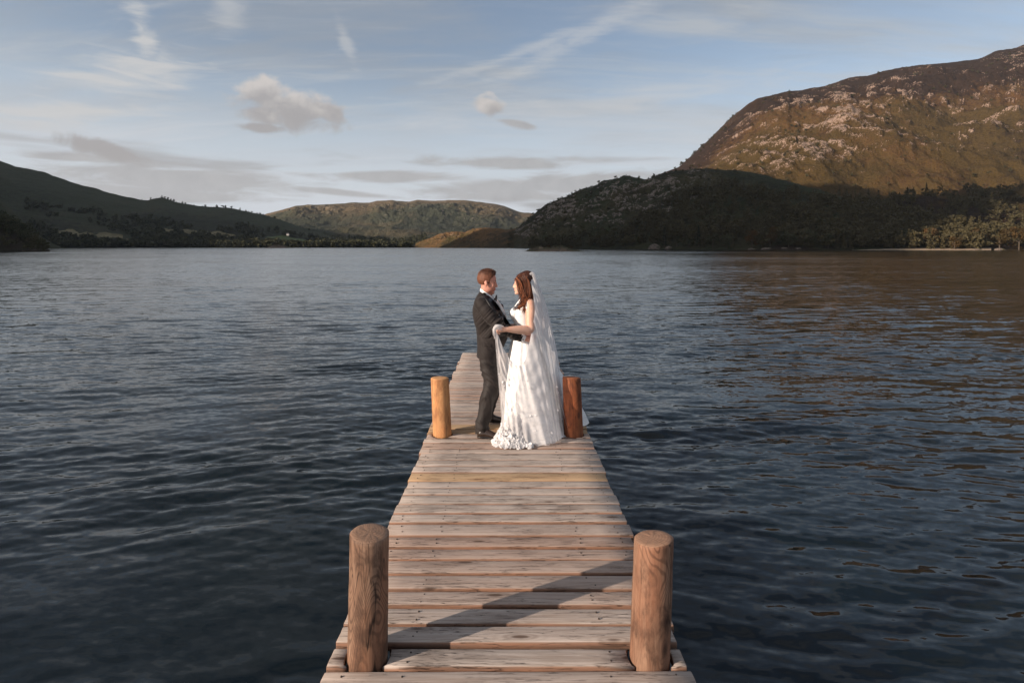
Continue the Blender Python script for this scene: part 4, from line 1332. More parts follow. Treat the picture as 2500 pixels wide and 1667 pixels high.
def hair_material(name, a, b):
    m, t = material(name)
    co = t.coord('Object'); r = t.attr('tone')
    n = t.noise(co, 90.0, 4, 0.6); n2 = t.noise(co, 25.0, 3)
    c = t.mix((n * 0.5 + n2 * 0.3 + r * 0.5).step(0.35, 0.9), a, b)
    t.out(t.bsdf(c, 0.58, t.bump(n, 0.6, 0.004), 0.25))
    return m


M_HAIR_G = hair_material('groom_hair', (0.040, 0.015, 0.008), (0.145, 0.055, 0.030))
M_HAIR_B = hair_material('bride_hair', (0.038, 0.012, 0.007), (0.23, 0.072, 0.028))
M_BROW = hair_material('brow_hair', (0.05, 0.02, 0.012), (0.08, 0.03, 0.018))


def tulle_material():
    m, t = material('veil_tulle')
    co = t.coord('Object')
    dens = t.noise(co, 9.0, 4, 0.55).step(0.3, 0.75, 0.42, 0.58)
    dens = (dens + t.attr('dense')).min(0.95)
    dif = t.new('BsdfDiffuse'); dif.inputs[0].default_value = (0.88, 0.85, 0.845, 1)
    trl = t.new('BsdfTranslucent'); trl.inputs[0].default_value = (0.88, 0.85, 0.845, 1)
    a = t.new('MixShader'); a.inputs[0].default_value = 0.42; t.link(dif.outputs[0], a.inputs[1]); t.link(trl.outputs[0], a.inputs[2])
    tp = t.new('BsdfTransparent')
    b = t.new('MixShader'); t.link(dens, b.inputs[0]); t.link(tp.outputs[0], b.inputs[1]); t.link(a.outputs[0], b.inputs[2])
    t.out(b.outputs[0])
    return m


M_TULLE = tulle_material()
m_, t_ = material('petal_silk')
d_ = t_.new('BsdfDiffuse'); d_.inputs[0].default_value = (0.84, 0.82, 0.82, 1)
e_ = t_.new('BsdfTranslucent'); e_.inputs[0].default_value = (0.84, 0.82, 0.82, 1)
x_ = t_.new('MixShader'); x_.inputs[0].default_value = 0.35; t_.link(d_.outputs[0], x_.inputs[1]); t_.link(e_.outputs[0], x_.inputs[2]); t_.out(x_.outputs[0])
M_PETAL = m_


# ------------------------------------------------------------------ groom
def px_secs(rows, D):
    """Rings from silhouette rows (back px, back py, front px, front py, half depth)."""
    out = []
    for (bx, by, fx, fy, hw) in rows:
        a, b = P(bx, by, D), P(fx, fy, D)
        out.append(((a[0] + b[0]) / 2, D, (a[2] + b[2]) / 2, abs(b[0] - a[0]) / 2, hw, (a[2] - b[2]) / 2))
    return out


def build_groom():
    DG = 6.40
    base = np.array([-0.27, 6.40, 0.0])
    hp, W, HM = head_parts(P(1190.5, 690, 6.39), -4, 5, 1.06)
    hp.append(tube([W((-0.010, 0, -0.03)), W((-0.016, 0, -0.09)), P(1188.5, 720, DG), P(1186, 735, DG)], [0.058, 0.057, 0.058, 0.075], 20))
    torso = px_secs([(1172, 730, 1204, 735, 0.13), (1162, 745, 1214, 750, 0.19), (1160, 775, 1222, 775, 0.19), (1167, 805, 1226, 805, 0.17), (1170, 840, 1218, 840, 0.175), (1172, 875, 1210, 878, 0.17)], DG)
    body = hp + [ring_loft(torso)]
    sh_n, el_n, wr_n = P(1178, 744, 6.245), P(1220, 801, 6.14), P(1275, 825, 6.14)
    sh_f, el_f, wr_f = P(1180, 744, 6.55), P(1224, 800, 6.66), P(1274, 818, 6.56)
    for (a, b, c) in ((sh_n, el_n, wr_n), (sh_f, el_f, wr_f)):
        body += limb([(*a, 0.058), (*(a * 0.5 + b * 0.5), 0.052), (*b, 0.043), (*(b * 0.5 + c * 0.5), 0.042), (*c, 0.029)])
    body += hand_parts(wr_n + np.array([0.005, 0, 0]), np.array([0.93, 0.20, -0.12]), np.array([-0.15, 1, 0.1]), [14, 16, 18, 20], 5, 1.05, -1)
    body += hand_parts(wr_f + np.array([0.005, 0, 0]), np.array([0.93, -0.20, -0.12]), np.array([-0.15, -1, 0.1]), [14, 16, 18, 20], 5, 1.05, 1)
    hip_n, kn_n, an_n = P(1190, 872, 6.28), P(1201, 938, 6.22), P(1176, 1048, 6.16)
    hip_f, kn_f, an_f = P(1194, 872, 6.50), P(1212, 930, 6.55), P(1188, 1012, 6.67)
    for (a, b, c) in ((hip_n, kn_n, an_n), (hip_f, kn_f, an_f)):
        body += limb([(*a, 0.078), (*(a * 0.5 + b * 0.5), 0.070), (*b, 0.056), (*(b * 0.6 + c * 0.4), 0.056), (*c, 0.038)])
        body += limb([(*(c + [0, 0, -0.03]), 0.028), (*(c + [0.08, -0.005, -0.060]), 0.018)], 6)
    me = remesh('person', body, 0.0065, 4)
    co = get_co(me)
    loc = (co - np.array(P(1190.5, 690, 6.39))) @ HM / 1.06
    stub = sstep(loc[:, 2], -0.03, -0.055) * sstep(loc[:, 0], 0.005, 0.03) * (1 - sstep(np.abs(loc[:, 2] + 0.064), 0.006, 0.0) * sstep(loc[:, 0], 0.07, 0.078)) * (loc[:, 2] > -0.135)
    point_attr(me, 'stubble', 0.42 * stub)
    set_co(me, co - base)
    g = link('person', me, M_SKIN_G, None, tuple(base))
    tag(g, 'man in a dark suit and bow tie standing left, holding the woman', 'person', 'wedding couple on the jetty')

    # hair: short back and sides, longer swept top
    nu, nv = 90, 60
    th = np.linspace(-np.pi, np.pi, nu, endpoint=False); ph = np.linspace(0.0, 2.3, nv)
    TH, PH = np.meshgrid(th, ph, indexing='xy')
    d = np.stack([np.sin(PH) * np.cos(TH), np.sin(PH) * np.sin(TH), np.cos(PH)], -1)
    base_r = np.array([0.099, 0.0775, 0.089]); c0 = np.array([-0.012, 0, 0.042])
    Lp = c0 + d * base_r
    line = np.interp(Lp[..., 0], [-0.11, -0.085, -0.05, -0.028, -0.015, 0.004, 0.010, 0.026, 0.034, 0.052, 0.066, 0.09], [-0.030, -0.040, -0.034, -0.015, 0.028, 0.030, -0.004, -0.002, 0.045, 0.062, 0.086, 0.098])
    over = (Lp[..., 2] - line)
    grow = np.clip(over / 0.02, 0, 1)
    top = sstep(Lp[..., 2], 0.055, 0.115)
    nz = fbm(TH * 9, PH * 26, 4, 3) - 0.5
    thick = 0.0015 + grow * (0.0035 + 0.016 * top * (0.7 + 0.5 * sstep(Lp[..., 0], -0.02, 0.06))) + nz * 0.008 * grow
    Lp = Lp + d * thick[..., None]
    ok = over > -0.004
    f = grid_faces(nv, nu, True)
    f = f[ok.ravel()[f].all(1)]
    V = np.array([W(q) for q in Lp.reshape(-1, 3)])
    parts_ = [(V, f, None)]
    r = np.random.default_rng(4)
    for _ in range(700):                                             # short tufts break up the outline
        k = r.integers(0, len(f)); i = f[k, 0]; q = Lp.reshape(-1, 3)[i]; dd = d.reshape(-1, 3)[i]
        tp = top.reshape(-1)[i]
        lean = np.array([0.5 * tp, r.normal(0, 0.25), -0.3 * (1 - tp)])
        e = dd * 0.22 + lean + r.normal(0, 0.18, 3); e /= np.linalg.norm(e)
        ln = r.uniform(0.002, 0.005) + 0.010 * tp
        s_ = np.cross(e, r.normal(0, 1, 3)); s_ /= np.linalg.norm(s_); s_ *= 0.0028
        vv = np.array([W(q - s_), W(q + s_), W(q + e * ln)])
        parts_.append((vv, None, np.array([[0, 1, 2]])))
    v, ff = join(parts_)
    hm = mesh_np('hair', v, ff); point_attr(hm, 'tone', np.clip(np.concatenate([(0.95 - 0.9 * top + nz * 0.8).ravel(), np.full(len(v) - nu * nv, 0.35)]), 0, 1))
    part('hair', hm, M_HAIR_G, g)
    for sy in (1, -1):
        part('eye', mesh_parts('eye', [uvsphere(W((0.071, 0.031 * sy, 0.006)), np.array([0.012, 0.013, 0.0065]), HM)]), M_EYE, g)
        part('eyebrow', mesh_parts('eyebrow', [tube([W((0.086, 0.010 * sy, 0.026)), W((0.082, 0.028 * sy, 0.031)), W((0.066, 0.046 * sy, 0.025))], [0.004, 0.0048, 0.003], 8)]), M_BROW, g)
    part('lips', mesh_parts('lips', [tube([W((0.062, 0.030, -0.060)), W((0.082, 0.016, -0.0635)), W((0.0915, 0, -0.064)), W((0.082, -0.016, -0.0635)), W((0.062, -0.030, -0.060))], [0.002, 0.0042, 0.005, 0.0042, 0.002], 8)]), M_LIP, g)

    # jacket
    rows = [(1172.5, 710, 1204, 731, 0.080), (1168.5, 715, 1206, 734, 0.118), (1162.5, 724, 1209, 739, 0.168), (1158, 735, 1215, 748, 0.206), (1154.5, 752, 1224, 760, 0.214), (1154, 770, 1232, 774, 0.212), (1157, 787, 1240, 789, 0.205),
            (1162, 803, 1245, 803, 0.205), (1165, 820, 1240, 820, 0.205), (1165.5, 840, 1231, 840, 0.212), (1164.5, 858, 1222, 859, 0.218), (1163.5, 869, 1216, 873, 0.220)]
    jp = [ring_loft(px_secs(rows, DG), 44, 2.35)]
    def sleeve(a, b, c):
        m1, m2 = a * 0.5 + b * 0.5, b * 0.5 + c * 0.5
        return limb([(*a, 0.090), (*(a * 0.72 + b * 0.28), 0.086), (*m1, 0.079), (*(a * 0.2 + b * 0.8), 0.075), (*(b * 0.93 + c * 0.07), 0.072), (*m2, 0.060), (*(b * 0.2 + c * 0.8), 0.052), (*c, 0.046)], 26, 20)[:2]
    jp += sleeve(sh_n, el_n, wr_n) + sleeve(sh_f, el_f, wr_f)
    jk = remesh('jacket', jp, 0.0075, 5)
    ex, ez = el_n[0], el_n[2]
    def folds(co):
        ax = np.array([el_n[0] - sh_n[0], 0, el_n[2] - sh_n[2]]); ax /= np.linalg.norm(ax)
        al = (co - sh_n) @ ax
        arm = sstep(-(co[:, 1] - 6.27), -0.05, 0.06) * sstep(co[:, 2], 1.02, 1.12)
        u = np.where(arm > 0.3, al * 17 + co[:, 0] * 4, co[:, 2] * 7 + co[:, 0] * 9)
        v = np.where(arm > 0.3, co[:, 2] * 3.0 - co[:, 0] * 3.0 + co[:, 1] * 4, co[:, 0] * 2 - co[:, 2] * 2 + co[:, 1] * 5)
        near = np.exp(-((co[:, 0] - ex) ** 2 + (co[:, 2] - ez) ** 2) / 0.06)
        w = 0.3 + 0.9 * near + 0.3 * arm
        return u, v, w
    cloth_folds(jk, folds, 0.030, 6)
    jb = bvh_of(jk)
    jo = part('jacket', jk, M_SUIT, g)
    # satin lapel running from the nape round to the waist, and its far twin seen against the water
    lap = strip_on(jb, [(1179, 713.5), (1186, 717), (1196, 724.5), (1204, 731), (1216, 745), (1229, 766), (1240, 784), (1246, 793)], [(1177, 717), (1181, 724), (1188, 735), (1196, 748), (1206, 760), (1219, 775), (1232, 788), (1240, 796)], 0.005, 0.008, 30, 6)
    part('lapel', mesh_parts('lapel', [lap]), M_SATIN_BLACK, jo)
    # breast pocket flap, cuff buttons, hem vent
    for k in range(4):
        q, n = surf(jb, 1249.5 + k * 3.9, 822.0 + k * 1.5, 0.003)
        part('cuff_button', mesh_parts('cuff_button', [uvsphere(q, (0.0052, 0.0035, 0.0052), None, 10, 8)]), M_SATIN_BLACK, jo)
    pk = strip_on(jb, [(1180, 838), (1190, 839), (1201, 841)], [(1180, 845), (1190, 846.5), (1201, 848)], 0.002, 0.004, 10, 4)
    part('pocket_flap', mesh_parts('pocket_flap', [pk]), M_SUIT, jo)

    # shirt: collar band tilted with the neck, front, cuffs
    cols = px_secs([(1172.8, 703.5, 1204.0, 723.5, 0.074), (1172.0, 708.5, 1206, 729.5, 0.077), (1172.5, 713, 1206.5, 733, 0.079)], DG)
    a = ring_loft(cols, 40, 2.0, False); inner = [(x, y, z, rx - 0.006, ry - 0.006, dr) for (x, y, z, rx, ry, dr) in cols]
    b = ring_loft(inner, 40, 2.0, False)
    sh = part('shirt', mesh_parts('shirt', [a, (b[0], b[1][:, ::-1], None)]), M_SHIRT, g)
    fr = [P(1205.5, 729, 6.33), P(1212, 737, 6.33), P(1219, 747, 6.33), P(1227, 759, 6.33), P(1236, 776, 6.33)]
    part('shirt_front', mesh_parts('shirt_front', [tube(np.array(fr) + np.array([-0.006, 0.03, 0]), [0.020, 0.028, 0.030, 0.026, 0.012], 14)]), M_SHIRT, g)
    for (b_, c_) in ((el_n, wr_n), (el_f, wr_f)):
        dv = (c_ - b_) / np.linalg.norm(c_ - b_)
        cf = part('cuff', mesh_parts('cuff', [tube([c_ - dv * 0.02, c_ + dv * 0.002, c_ + dv * 0.030, c_ + dv * 0.033], [0.040, 0.043, 0.042, 0.036], 20)]), M_SHIRT, g)
    q = P(1277, 829, 6.09)
    part('cufflink', mesh_parts('cufflink', [uvsphere(q, (0.007, 0.005, 0.007), None, 10, 8)]), M_SHOE, g)
    # bow tie
    kc = P(1208, 729.5, 6.335)
    bt = [uvsphere(kc, (0.012, 0.012, 0.012))]
    for sy in (1, -1):
        w = [tuple(kc + np.array([0.004, sy * 0.008, 0])), tuple(kc + np.array([0.016, sy * 0.035, 0.008])), tuple(kc + np.array([0.018, sy * 0.062, 0.010]))]
        secs = []
        for p_, hh in zip(w, (0.009, 0.026, 0.030)): secs.append((p_, hh))
        V = []
        for (p_, hh) in secs:
            p_ = np.array(p_)
            V += [p_ + [0.007, 0, hh], p_ + [0.009, 0, 0], p_ + [0.007, 0, -hh], p_ + [-0.006, 0, -hh], p_ + [-0.008, 0, 0], p_ + [-0.006, 0, hh]]
        V = np.array(V); Q = grid_faces(3, 6, True)
        bt.append((V, Q, None)); bt.append((V[-6:], np.array([[0, 1, 4, 5], [1, 2, 3, 4]]), None))
    part('bow_tie', mesh_parts('bow_tie', bt), M_SATIN_BLACK, g)
    # buttonhole of dark leaves and a small rose on the far lapel
    bc = P(1224.5, 745, 6.42)
    bl = [uvsphere(bc + rng.normal(0, 0.009, 3), (0.014, 0.014, 0.014), None, 10, 8) for _ in range(6)]
    bo = part('buttonhole', mesh_parts('buttonhole', bl), fabric_material('dark_rose', (0.06, 0.02, 0.03), 0.7), g)
    lv = [tube([P(1220, 745, 6.42), P(1219.5, 739, 6.42), P(1221.5, 733, 6.42)], [0.006, 0.008, 0.001], 6), tube([P(1221, 744, 6.40), P(1217, 740, 6.40), P(1214, 738, 6.40)], [0.006, 0.008, 0.001], 6), tube([P(1226, 746, 6.42), P(1228.5, 749, 6.42), P(1227, 753, 6.42)], [0.006, 0.008, 0.001], 6)]
    part('leaf', mesh_parts('leaf', lv), fabric_material('dark_leaf', (0.02, 0.03, 0.015), 0.6), bo)

    # trousers
    tp = [ring_loft(px_secs([(1167, 850, 1219, 850, 0.185), (1170, 872, 1215, 874, 0.19), (1174, 890, 1214, 892, 0.185), (1180, 900, 1206, 902, 0.15)], DG), 36, 2.3)]
    def leg(a, b, c):
        return limb([(*a, 0.096), (*(a * 0.6 + b * 0.4), 0.095), (*(b + [0.002, 0, 0.02]), 0.093), (*(b * 0.75 + c * 0.25 + [-0.006, 0, 0]), 0.087), (*(b * 0.45 + c * 0.55 + [-0.008, 0, 0]), 0.080), (*(b * 0.15 + c * 0.85 + [-0.004, 0, 0]), 0.072), (*(c + [-0.002, 0, -0.052]), 0.072)], 30, 22)[:2]
    tp += leg(hip_n, kn_n, an_n) + leg(hip_f, kn_f, an_f)
    tr = remesh('trousers', tp, 0.0075, 5)
    def tfold(co):
        w = 0.45 + 0.8 * np.exp(-((co[:, 2] - 0.50) / 0.13) ** 2) + 0.9 * np.exp(-((co[:, 2] - 0.12) / 0.12) ** 2) + 0.5 * np.exp(-((co[:, 2] - 0.78) / 0.1) ** 2)
        return co[:, 2] * 9 + co[:, 0] * 9 + 1.7 * np.sin(co[:, 2] * 9), co[:, 0] * 5 + co[:, 1] * 6 + co[:, 2] * 2.2, w
    cloth_folds(tr, tfold, 0.036, 12)
    part('trousers', tr, M_TROUSER, g)
    # shoes
    def shoe(heel, yaw, name='shoe'):
        M = rotm('Z', yaw)
        xs = [-0.012, 0.0, 0.03, 0.07, 0.11, 0.16, 0.21, 0.25, 0.28, 0.295]
        wd = [0.020, 0.034, 0.038, 0.036, 0.036, 0.042, 0.048, 0.044, 0.030, 0.010]
        ht = [0.050, 0.085, 0.100, 0.100, 0.092, 0.070, 0.055, 0.046, 0.038, 0.028]
        th = np.linspace(0, 2 * np.pi, 20, endpoint=False)
        V = []
        for x, w, h in zip(xs, wd, ht):
            z = np.sin(th); zz = np.where(z > 0, z ** 0.8 * h, 0.0 * z) if False else np.where(z > 0, np.abs(z) ** 0.85 * (h - 0.016), z * 0.002)
            V.append(np.stack([np.full(20, x), w * np.cos(th) * np.where(z > 0, 1 - 0.12 * z, 1), 0.016 + zz], -1))
        V = np.concatenate(V)
        V = np.concatenate([V, [V[:20].mean(0)], [V[-20:].mean(0)]])
        n = len(xs); j = np.arange(20); j2 = (j + 1) % 20
        up = (V @ M.T + heel, grid_faces(n, 20, True), np.concatenate([np.stack([j2, j, np.full(20, n * 20)], -1), np.stack([(n - 1) * 20 + j, (n - 1) * 20 + j2, np.full(20, n * 20 + 1)], -1)]))
        so = part(name, mesh_parts('shoe', [up]), M_SHOE, g)
        U = []
        for x, w in zip(xs, wd):
            for zz in (0.002, 0.017):
                U += [(x, -w - 0.003, zz + (0.0 if x < 0.07 or x > 0.12 else 0.004)), (x, w + 0.003, zz + (0.0 if x < 0.07 or x > 0.12 else 0.004))]
        U = np.array(U); Q = []
        for i in range(n - 1):
            b0, b1 = i * 4, i * 4 + 4
            Q += [(b0, b1, b1 + 1, b0 + 1), (b0 + 2, b0 + 3, b1 + 3, b1 + 2), (b0, b0 + 2, b1 + 2, b1), (b0 + 1, b1 + 1, b1 + 3, b0 + 3)]
        Q += [(0, 1, 3, 2), ((n - 1) * 4, (n - 1) * 4 + 2, (n - 1) * 4 + 3, (n - 1) * 4 + 1)]
        part('sole', mesh_parts('sole', [(U @ M.T + heel, np.array(Q), None)]), M_SATIN_BLACK, so)
        lc = [tube([np.array([0.085 + 0.02 * k, -0.022, 0.093 - 0.007 * k]) @ M.T + heel, np.array([0.09 + 0.02 * k, 0, 0.102 - 0.008 * k]) @ M.T + heel, np.array([0.085 + 0.02 * k, 0.022, 0.093 - 0.007 * k]) @ M.T + heel], [0.003] * 3, 6) for k in range(4)]
        part('lace', mesh_parts('lace', lc), M_SATIN_BLACK, so)
    h1 = P(1169, 1067, 6.14); h1[2] = 0.001
    shoe(h1, -14)
    h2 = P(1178, 1030, 6.67); h2[2] = 0.001
    shoe(h2, 4)
    return g


groom = build_groom()


# ------------------------------------------------------------------ bride
def build_bride():
    DB = 6.38
    base = np.array([0.20, 6.38, 0.0])
    HO = P(1275.5, 695.5, 6.35)
    SC = 0.98
    hp, W, HM = head_parts(HO, 176, -3, SC, True)
    hp.append(tube([W((-0.015, 0, -0.03)), W((-0.022, 0, -0.10)), P(1283, 727, DB), P(1286, 740, DB)], [0.050, 0.050, 0.054, 0.075], 20))
    rows = [(1297, 729, 1277, 731, 0.075), (1302, 735, 1271, 738, 0.150), (1304, 742, 1262, 746, 0.170), (1304, 753, 1252, 756, 0.160), (1303, 765, 1247, 766, 0.145), (1301, 778, 1251, 778, 0.135), (1300, 794, 1260, 794, 0.128), (1306, 815, 1256, 815, 0.155), (1312, 845, 1252, 845, 0.18), (1306, 880, 1258, 880, 0.16)]
    secs = [(x, y, z, rx, ry, -dr) for (x, y, z, rx, ry, dr) in px_secs([(b, a1, f, f1, h) for (b, a1, f, f1, h) in rows], DB)]
    body = hp + [ring_loft(secs, 36, 2.1)]
    sh_n, el_n, wr_n = P(1294, 742, 6.205), P(1294.5, 806, 6.09), P(1238, 804, 5.975)
    sh_f, el_f, wr_f = P(1292, 741, 6.55), P(1282, 800, 6.64), P(1240, 797, 6.66)
    for (a, b, c) in ((sh_n, el_n, wr_n), (sh_f, el_f, wr_f)):
        body += limb([(*a, 0.056), (*(a * 0.7 + b * 0.3 + [0.006, 0, 0]), 0.057), (*(a * 0.35 + b * 0.65), 0.053), (*b, 0.047), (*(b * 0.72 + c * 0.28), 0.048), (*(b * 0.35 + c * 0.65), 0.040), (*c, 0.028)], 24)
    for q, D_ in ((1291, 6.245), (1291, 6.515)):
        body += [uvsphere(P(q, 741.5, D_), (0.056, 0.056, 0.052)), tube([P(1284, 729, 6.38 + (D_ - 6.38) * 0.25), P(1288, 735, 6.38 + (D_ - 6.38) * 0.65), P(q, 739, D_)], [0.042, 0.042, 0.044], 14)]
    # left hand closed on the gathered veil, right hand resting on his sleeve
    body += hand_parts(wr_n + np.array([-0.004, -0.002, 0]), np.array([-0.97, -0.16, 0.02]), np.array([0.05, 0.2, -1]), [52, 56, 58, 60], 3, 0.95, 1, 40)
    body += hand_parts(wr_f, np.array([-0.95, -0.1, 0.0]), np.array([0, -1, -0.2]), [18, 20, 22, 24], 5, 0.92, -1)
    for sy in (-0.09, 0.09):
        a = np.array([0.20, 6.38 + sy, 0.80]); b = np.array([0.20, 6.38 + sy, 0.45]); c = np.array([0.22, 6.38 + sy, 0.10])
        body += limb([(*a, 0.085), (*b, 0.058), (*(b * 0.6 + c * 0.4), 0.052), (*c, 0.034)])
        body += limb([(*c, 0.034), (*(c + [-0.07, -0.01, -0.06]), 0.028), (*(c + [-0.13, -0.01, -0.075]), 0.018)], 8)
    me = remesh('person', body, 0.0065, 4)
    point_attr(me, 'stubble', np.zeros(len(me.vertices)))
    bb = bvh_of(me)
    set_co(me, get_co(me) - base)
    g = link('person', me, M_SKIN_B, None, tuple(base))
    tag(g, 'woman in a white wedding dress and long veil standing right', 'person', 'wedding couple on the jetty')
    for sy in (1, -1):
        part('eye', mesh_parts('eye', [uvsphere(W((0.070, 0.029 * sy, 0.006)), np.array([0.009, 0.011, 0.005]), HM)]), M_EYE, g)
        part('eyebrow', mesh_parts('eyebrow', [tube([W((0.083, 0.010 * sy, 0.027)), W((0.079, 0.026 * sy, 0.032)), W((0.064, 0.042 * sy, 0.026))], [0.0025, 0.003, 0.0018], 8)]), M_BROW, g)
    part('lips', mesh_parts('lips', [tube([W((0.064, 0.026, -0.061)), W((0.081, 0.014, -0.063)), W((0.0905, 0, -0.0635)), W((0.081, -0.014, -0.063)), W((0.064, -0.026, -0.061))], [0.002, 0.0042, 0.005, 0.0042, 0.002], 8)]), M_LIP, g)

    # hair: swept back from the brow, gathered behind, curls falling over the near shoulder
    r = np.random.default_rng(9)
    nu, nv = 90, 56
    th = np.linspace(-np.pi, np.pi, nu, endpoint=False); ph = np.linspace(0.0, 2.45, nv)
    TH, PH = np.meshgrid(th, ph, indexing='xy')
    d = np.stack([np.sin(PH) * np.cos(TH), np.sin(PH) * np.sin(TH), np.cos(PH)], -1)
    Lp = np.array([-0.014, 0, 0.042]) + d * np.array([0.101, 0.079, 0.090])
    line = np.interp(Lp[..., 0], [-0.12, -0.05, -0.01, 0.02, 0.045, 0.06, 0.075, 0.1], [-0.11, -0.10, -0.075, -0.045, 0.02, 0.06, 0.085, 0.10])
    over = Lp[..., 2] - line; grow = np.clip(over / 0.03, 0, 1)
    groove = np.sin(TH * 26 + 3 * np.sin(PH * 3)) * 0.0022 + (fbm(TH * 7, PH * 5, 3, 2) - 0.5) * 0.010
    vol = 0.006 + 0.022 * sstep(Lp[..., 2], 0.05, 0.12) * sstep(-Lp[..., 0], -0.05, 0.06) + 0.012 * sstep(-Lp[..., 0], -0.02, 0.06)
    Lp = Lp + d * ((vol + groove) * (0.25 + 0.75 * grow))[..., None]
    ok = over > -0.004
    f = grid_faces(nv, nu, True); f = f[ok.ravel()[f].all(1)]
    V = np.array([W(q) for q in Lp.reshape(-1, 3)])
    parts_ = [(V, f, None)]; tones = [np.full(len(V), 0.0)]
    guides = [
        [(1259, 680, 6.30), (1266, 690, 6.265), (1271, 707, 6.27), (1276, 722, 6.24), (1279, 734, 6.21), (1273, 746, 6.175), (1262, 753, 6.17), (1255, 757, 6.175)],
        [(1262, 677, 6.29), (1271, 690, 6.262), (1276, 708, 6.26), (1280, 724, 6.235), (1284, 737, 6.20), (1282, 750, 6.17), (1278, 760, 6.165), (1281, 768, 6.17)],
        [(1270, 672, 6.29), (1280, 688, 6.262), (1283, 706, 6.255), (1284, 722, 6.23), (1279, 732, 6.20), (1284, 742, 6.175), (1289, 735, 6.18), (1286, 728, 6.19)],
        [(1278, 669, 6.30), (1287, 684, 6.27), (1290, 704, 6.26), (1291, 722, 6.24), (1287, 735, 6.20), (1281, 745, 6.175), (1283, 757, 6.17), (1279, 764, 6.17)],
        [(1284, 672, 6.31), (1291, 690, 6.29), (1294, 708, 6.28), (1294, 724, 6.26), (1290, 738, 6.22), (1285, 748, 6.18), (1284, 756, 6.17)],
        [(1262, 684, 6.30), (1268, 698, 6.27), (1272, 714, 6.265), (1278, 727, 6.23), (1282, 738, 6.19), (1275, 747, 6.17), (1268, 751, 6.17), (1272, 757, 6.17), (1277, 756, 6.17)],
        [(1290, 676, 6.40), (1296, 700, 6.40), (1297, 722, 6.38), (1294, 738, 6.36), (1296, 755, 6.36)],
        [(1260, 681, 6.42), (1270, 700, 6.44), (1280, 722, 6.46), (1288, 740, 6.46), (1284, 755, 6.48)],
    ]
    for k, gd in enumerate(guides):
        Gp = np.array([P(*q) for q in gd])
        for s in range(52):
            off = r.normal(0, 1, 3) * np.array([0.012, 0.008, 0.008]) * (1.0 if s < 46 else 1.9)
            n = 26
            pts = spline(Gp, n); tt = np.linspace(0, 1, n)
            wv = 0.007 * tt[:, None] * np.stack([np.sin(tt * 15 + r.uniform(0, 6)), np.cos(tt * 13 + r.uniform(0, 6)), 0.5 * np.sin(tt * 12)], -1)
            pts = pts + off * (0.35 + 0.65 * np.sin(np.pi * np.clip(tt, 0, 1)))[:, None] + wv
            e = int(n * r.uniform(0.72, 1.0)); pts = pts[:e]
            rad = 0.0024 * np.interp(np.linspace(0, 1, e), [0, 0.15, 0.7, 1], [0.8, 1.1, 1.0, 0.15]) * r.uniform(0.7, 1.3)
            tb = tube(pts, rad, 5); parts_.append(tb); tones.append(np.full(len(tb[0]), r.uniform(0.0, 1.0)))
    v, ff = join(parts_)
    hm = mesh_np('hair', v, ff); point_attr(hm, 'tone', np.concatenate(tones))
    part('hair', hm, M_HAIR_B, g)

    # dress: bodice, straps, belt, skirt, train, flower hem
    def mir(rows_, D):
        return [(x, y, z, rx, ry, -dr) for (x, y, z, rx, ry, dr) in px_secs(rows_, D)]
    br = [(1304, 751, 1250, 757, 0.164), (1305, 757, 1246, 760, 0.162), (1304.5, 766, 1243.5, 767, 0.156), (1303, 775, 1246.5, 775, 0.150), (1301.5, 785, 1253.5, 785, 0.142), (1301, 797, 1258.5, 797, 0.138), (1303, 803, 1257, 803, 0.145)]
    bod = remesh('bodice', [ring_loft(mir(br, DB), 44, 2.1), uvsphere(P(1255, 764, 6.30), (0.060, 0.062, 0.058)), uvsphere(P(1255, 764, 6.46), (0.060, 0.062, 0.058))], 0.0065, 6)
    dress = part('dress', bod, M_DRESS, g)
    def strap(rowsL, rowsR): return strip_on(bb, rowsL, rowsR, 0.003, 0.002, 18, 5, 6.25)
    part('strap', mesh_parts('strap', [strap([(1281, 731), (1277, 741), (1271, 751), (1264, 758)], [(1287, 732.5), (1287, 742), (1287, 752), (1287, 760)])]), M_DRESS, dress)
    part('strap', mesh_parts('strap', [strap([(1269.5, 730), (1263, 738), (1256, 748), (1251, 757)], [(1274, 731), (1271, 740), (1268, 750), (1264, 758)])]), M_DRESS, dress)
    bl = mir([(1301.8, 793.5, 1257.6, 793.5, 0.143), (1302.2, 795, 1257.2, 795, 0.146), (1302.2, 800, 1257, 800, 0.147), (1302.5, 801.5, 1257, 801.5, 0.145)], DB)
    part('belt', mesh_parts('belt', [ring_loft(bl, 44, 2.1, False)]), M_SHIRT, dress)
    sk = [(1301, 800, 1258, 800, 0.140), (1307, 815, 1254, 815, 0.168), (1313, 835, 1249, 835, 0.20), (1321, 868, 1243, 868, 0.25), (1332, 908, 1236, 908, 0.305), (1344, 950, 1232, 950, 0.352), (1356, 993, 1231, 993, 0.392), (1366, 1028, 1230, 1028, 0.425), (1374, 1046, 1228, 1046, 0.45), (1380, 1050.5, 1224, 1050.5, 0.475)]
    S0 = np.array(mir(sk, DB)); S1 = spline(S0, 70)
    seg = 220; th = np.linspace(0, 2 * np.pi, seg, endpoint=False)
    V = []
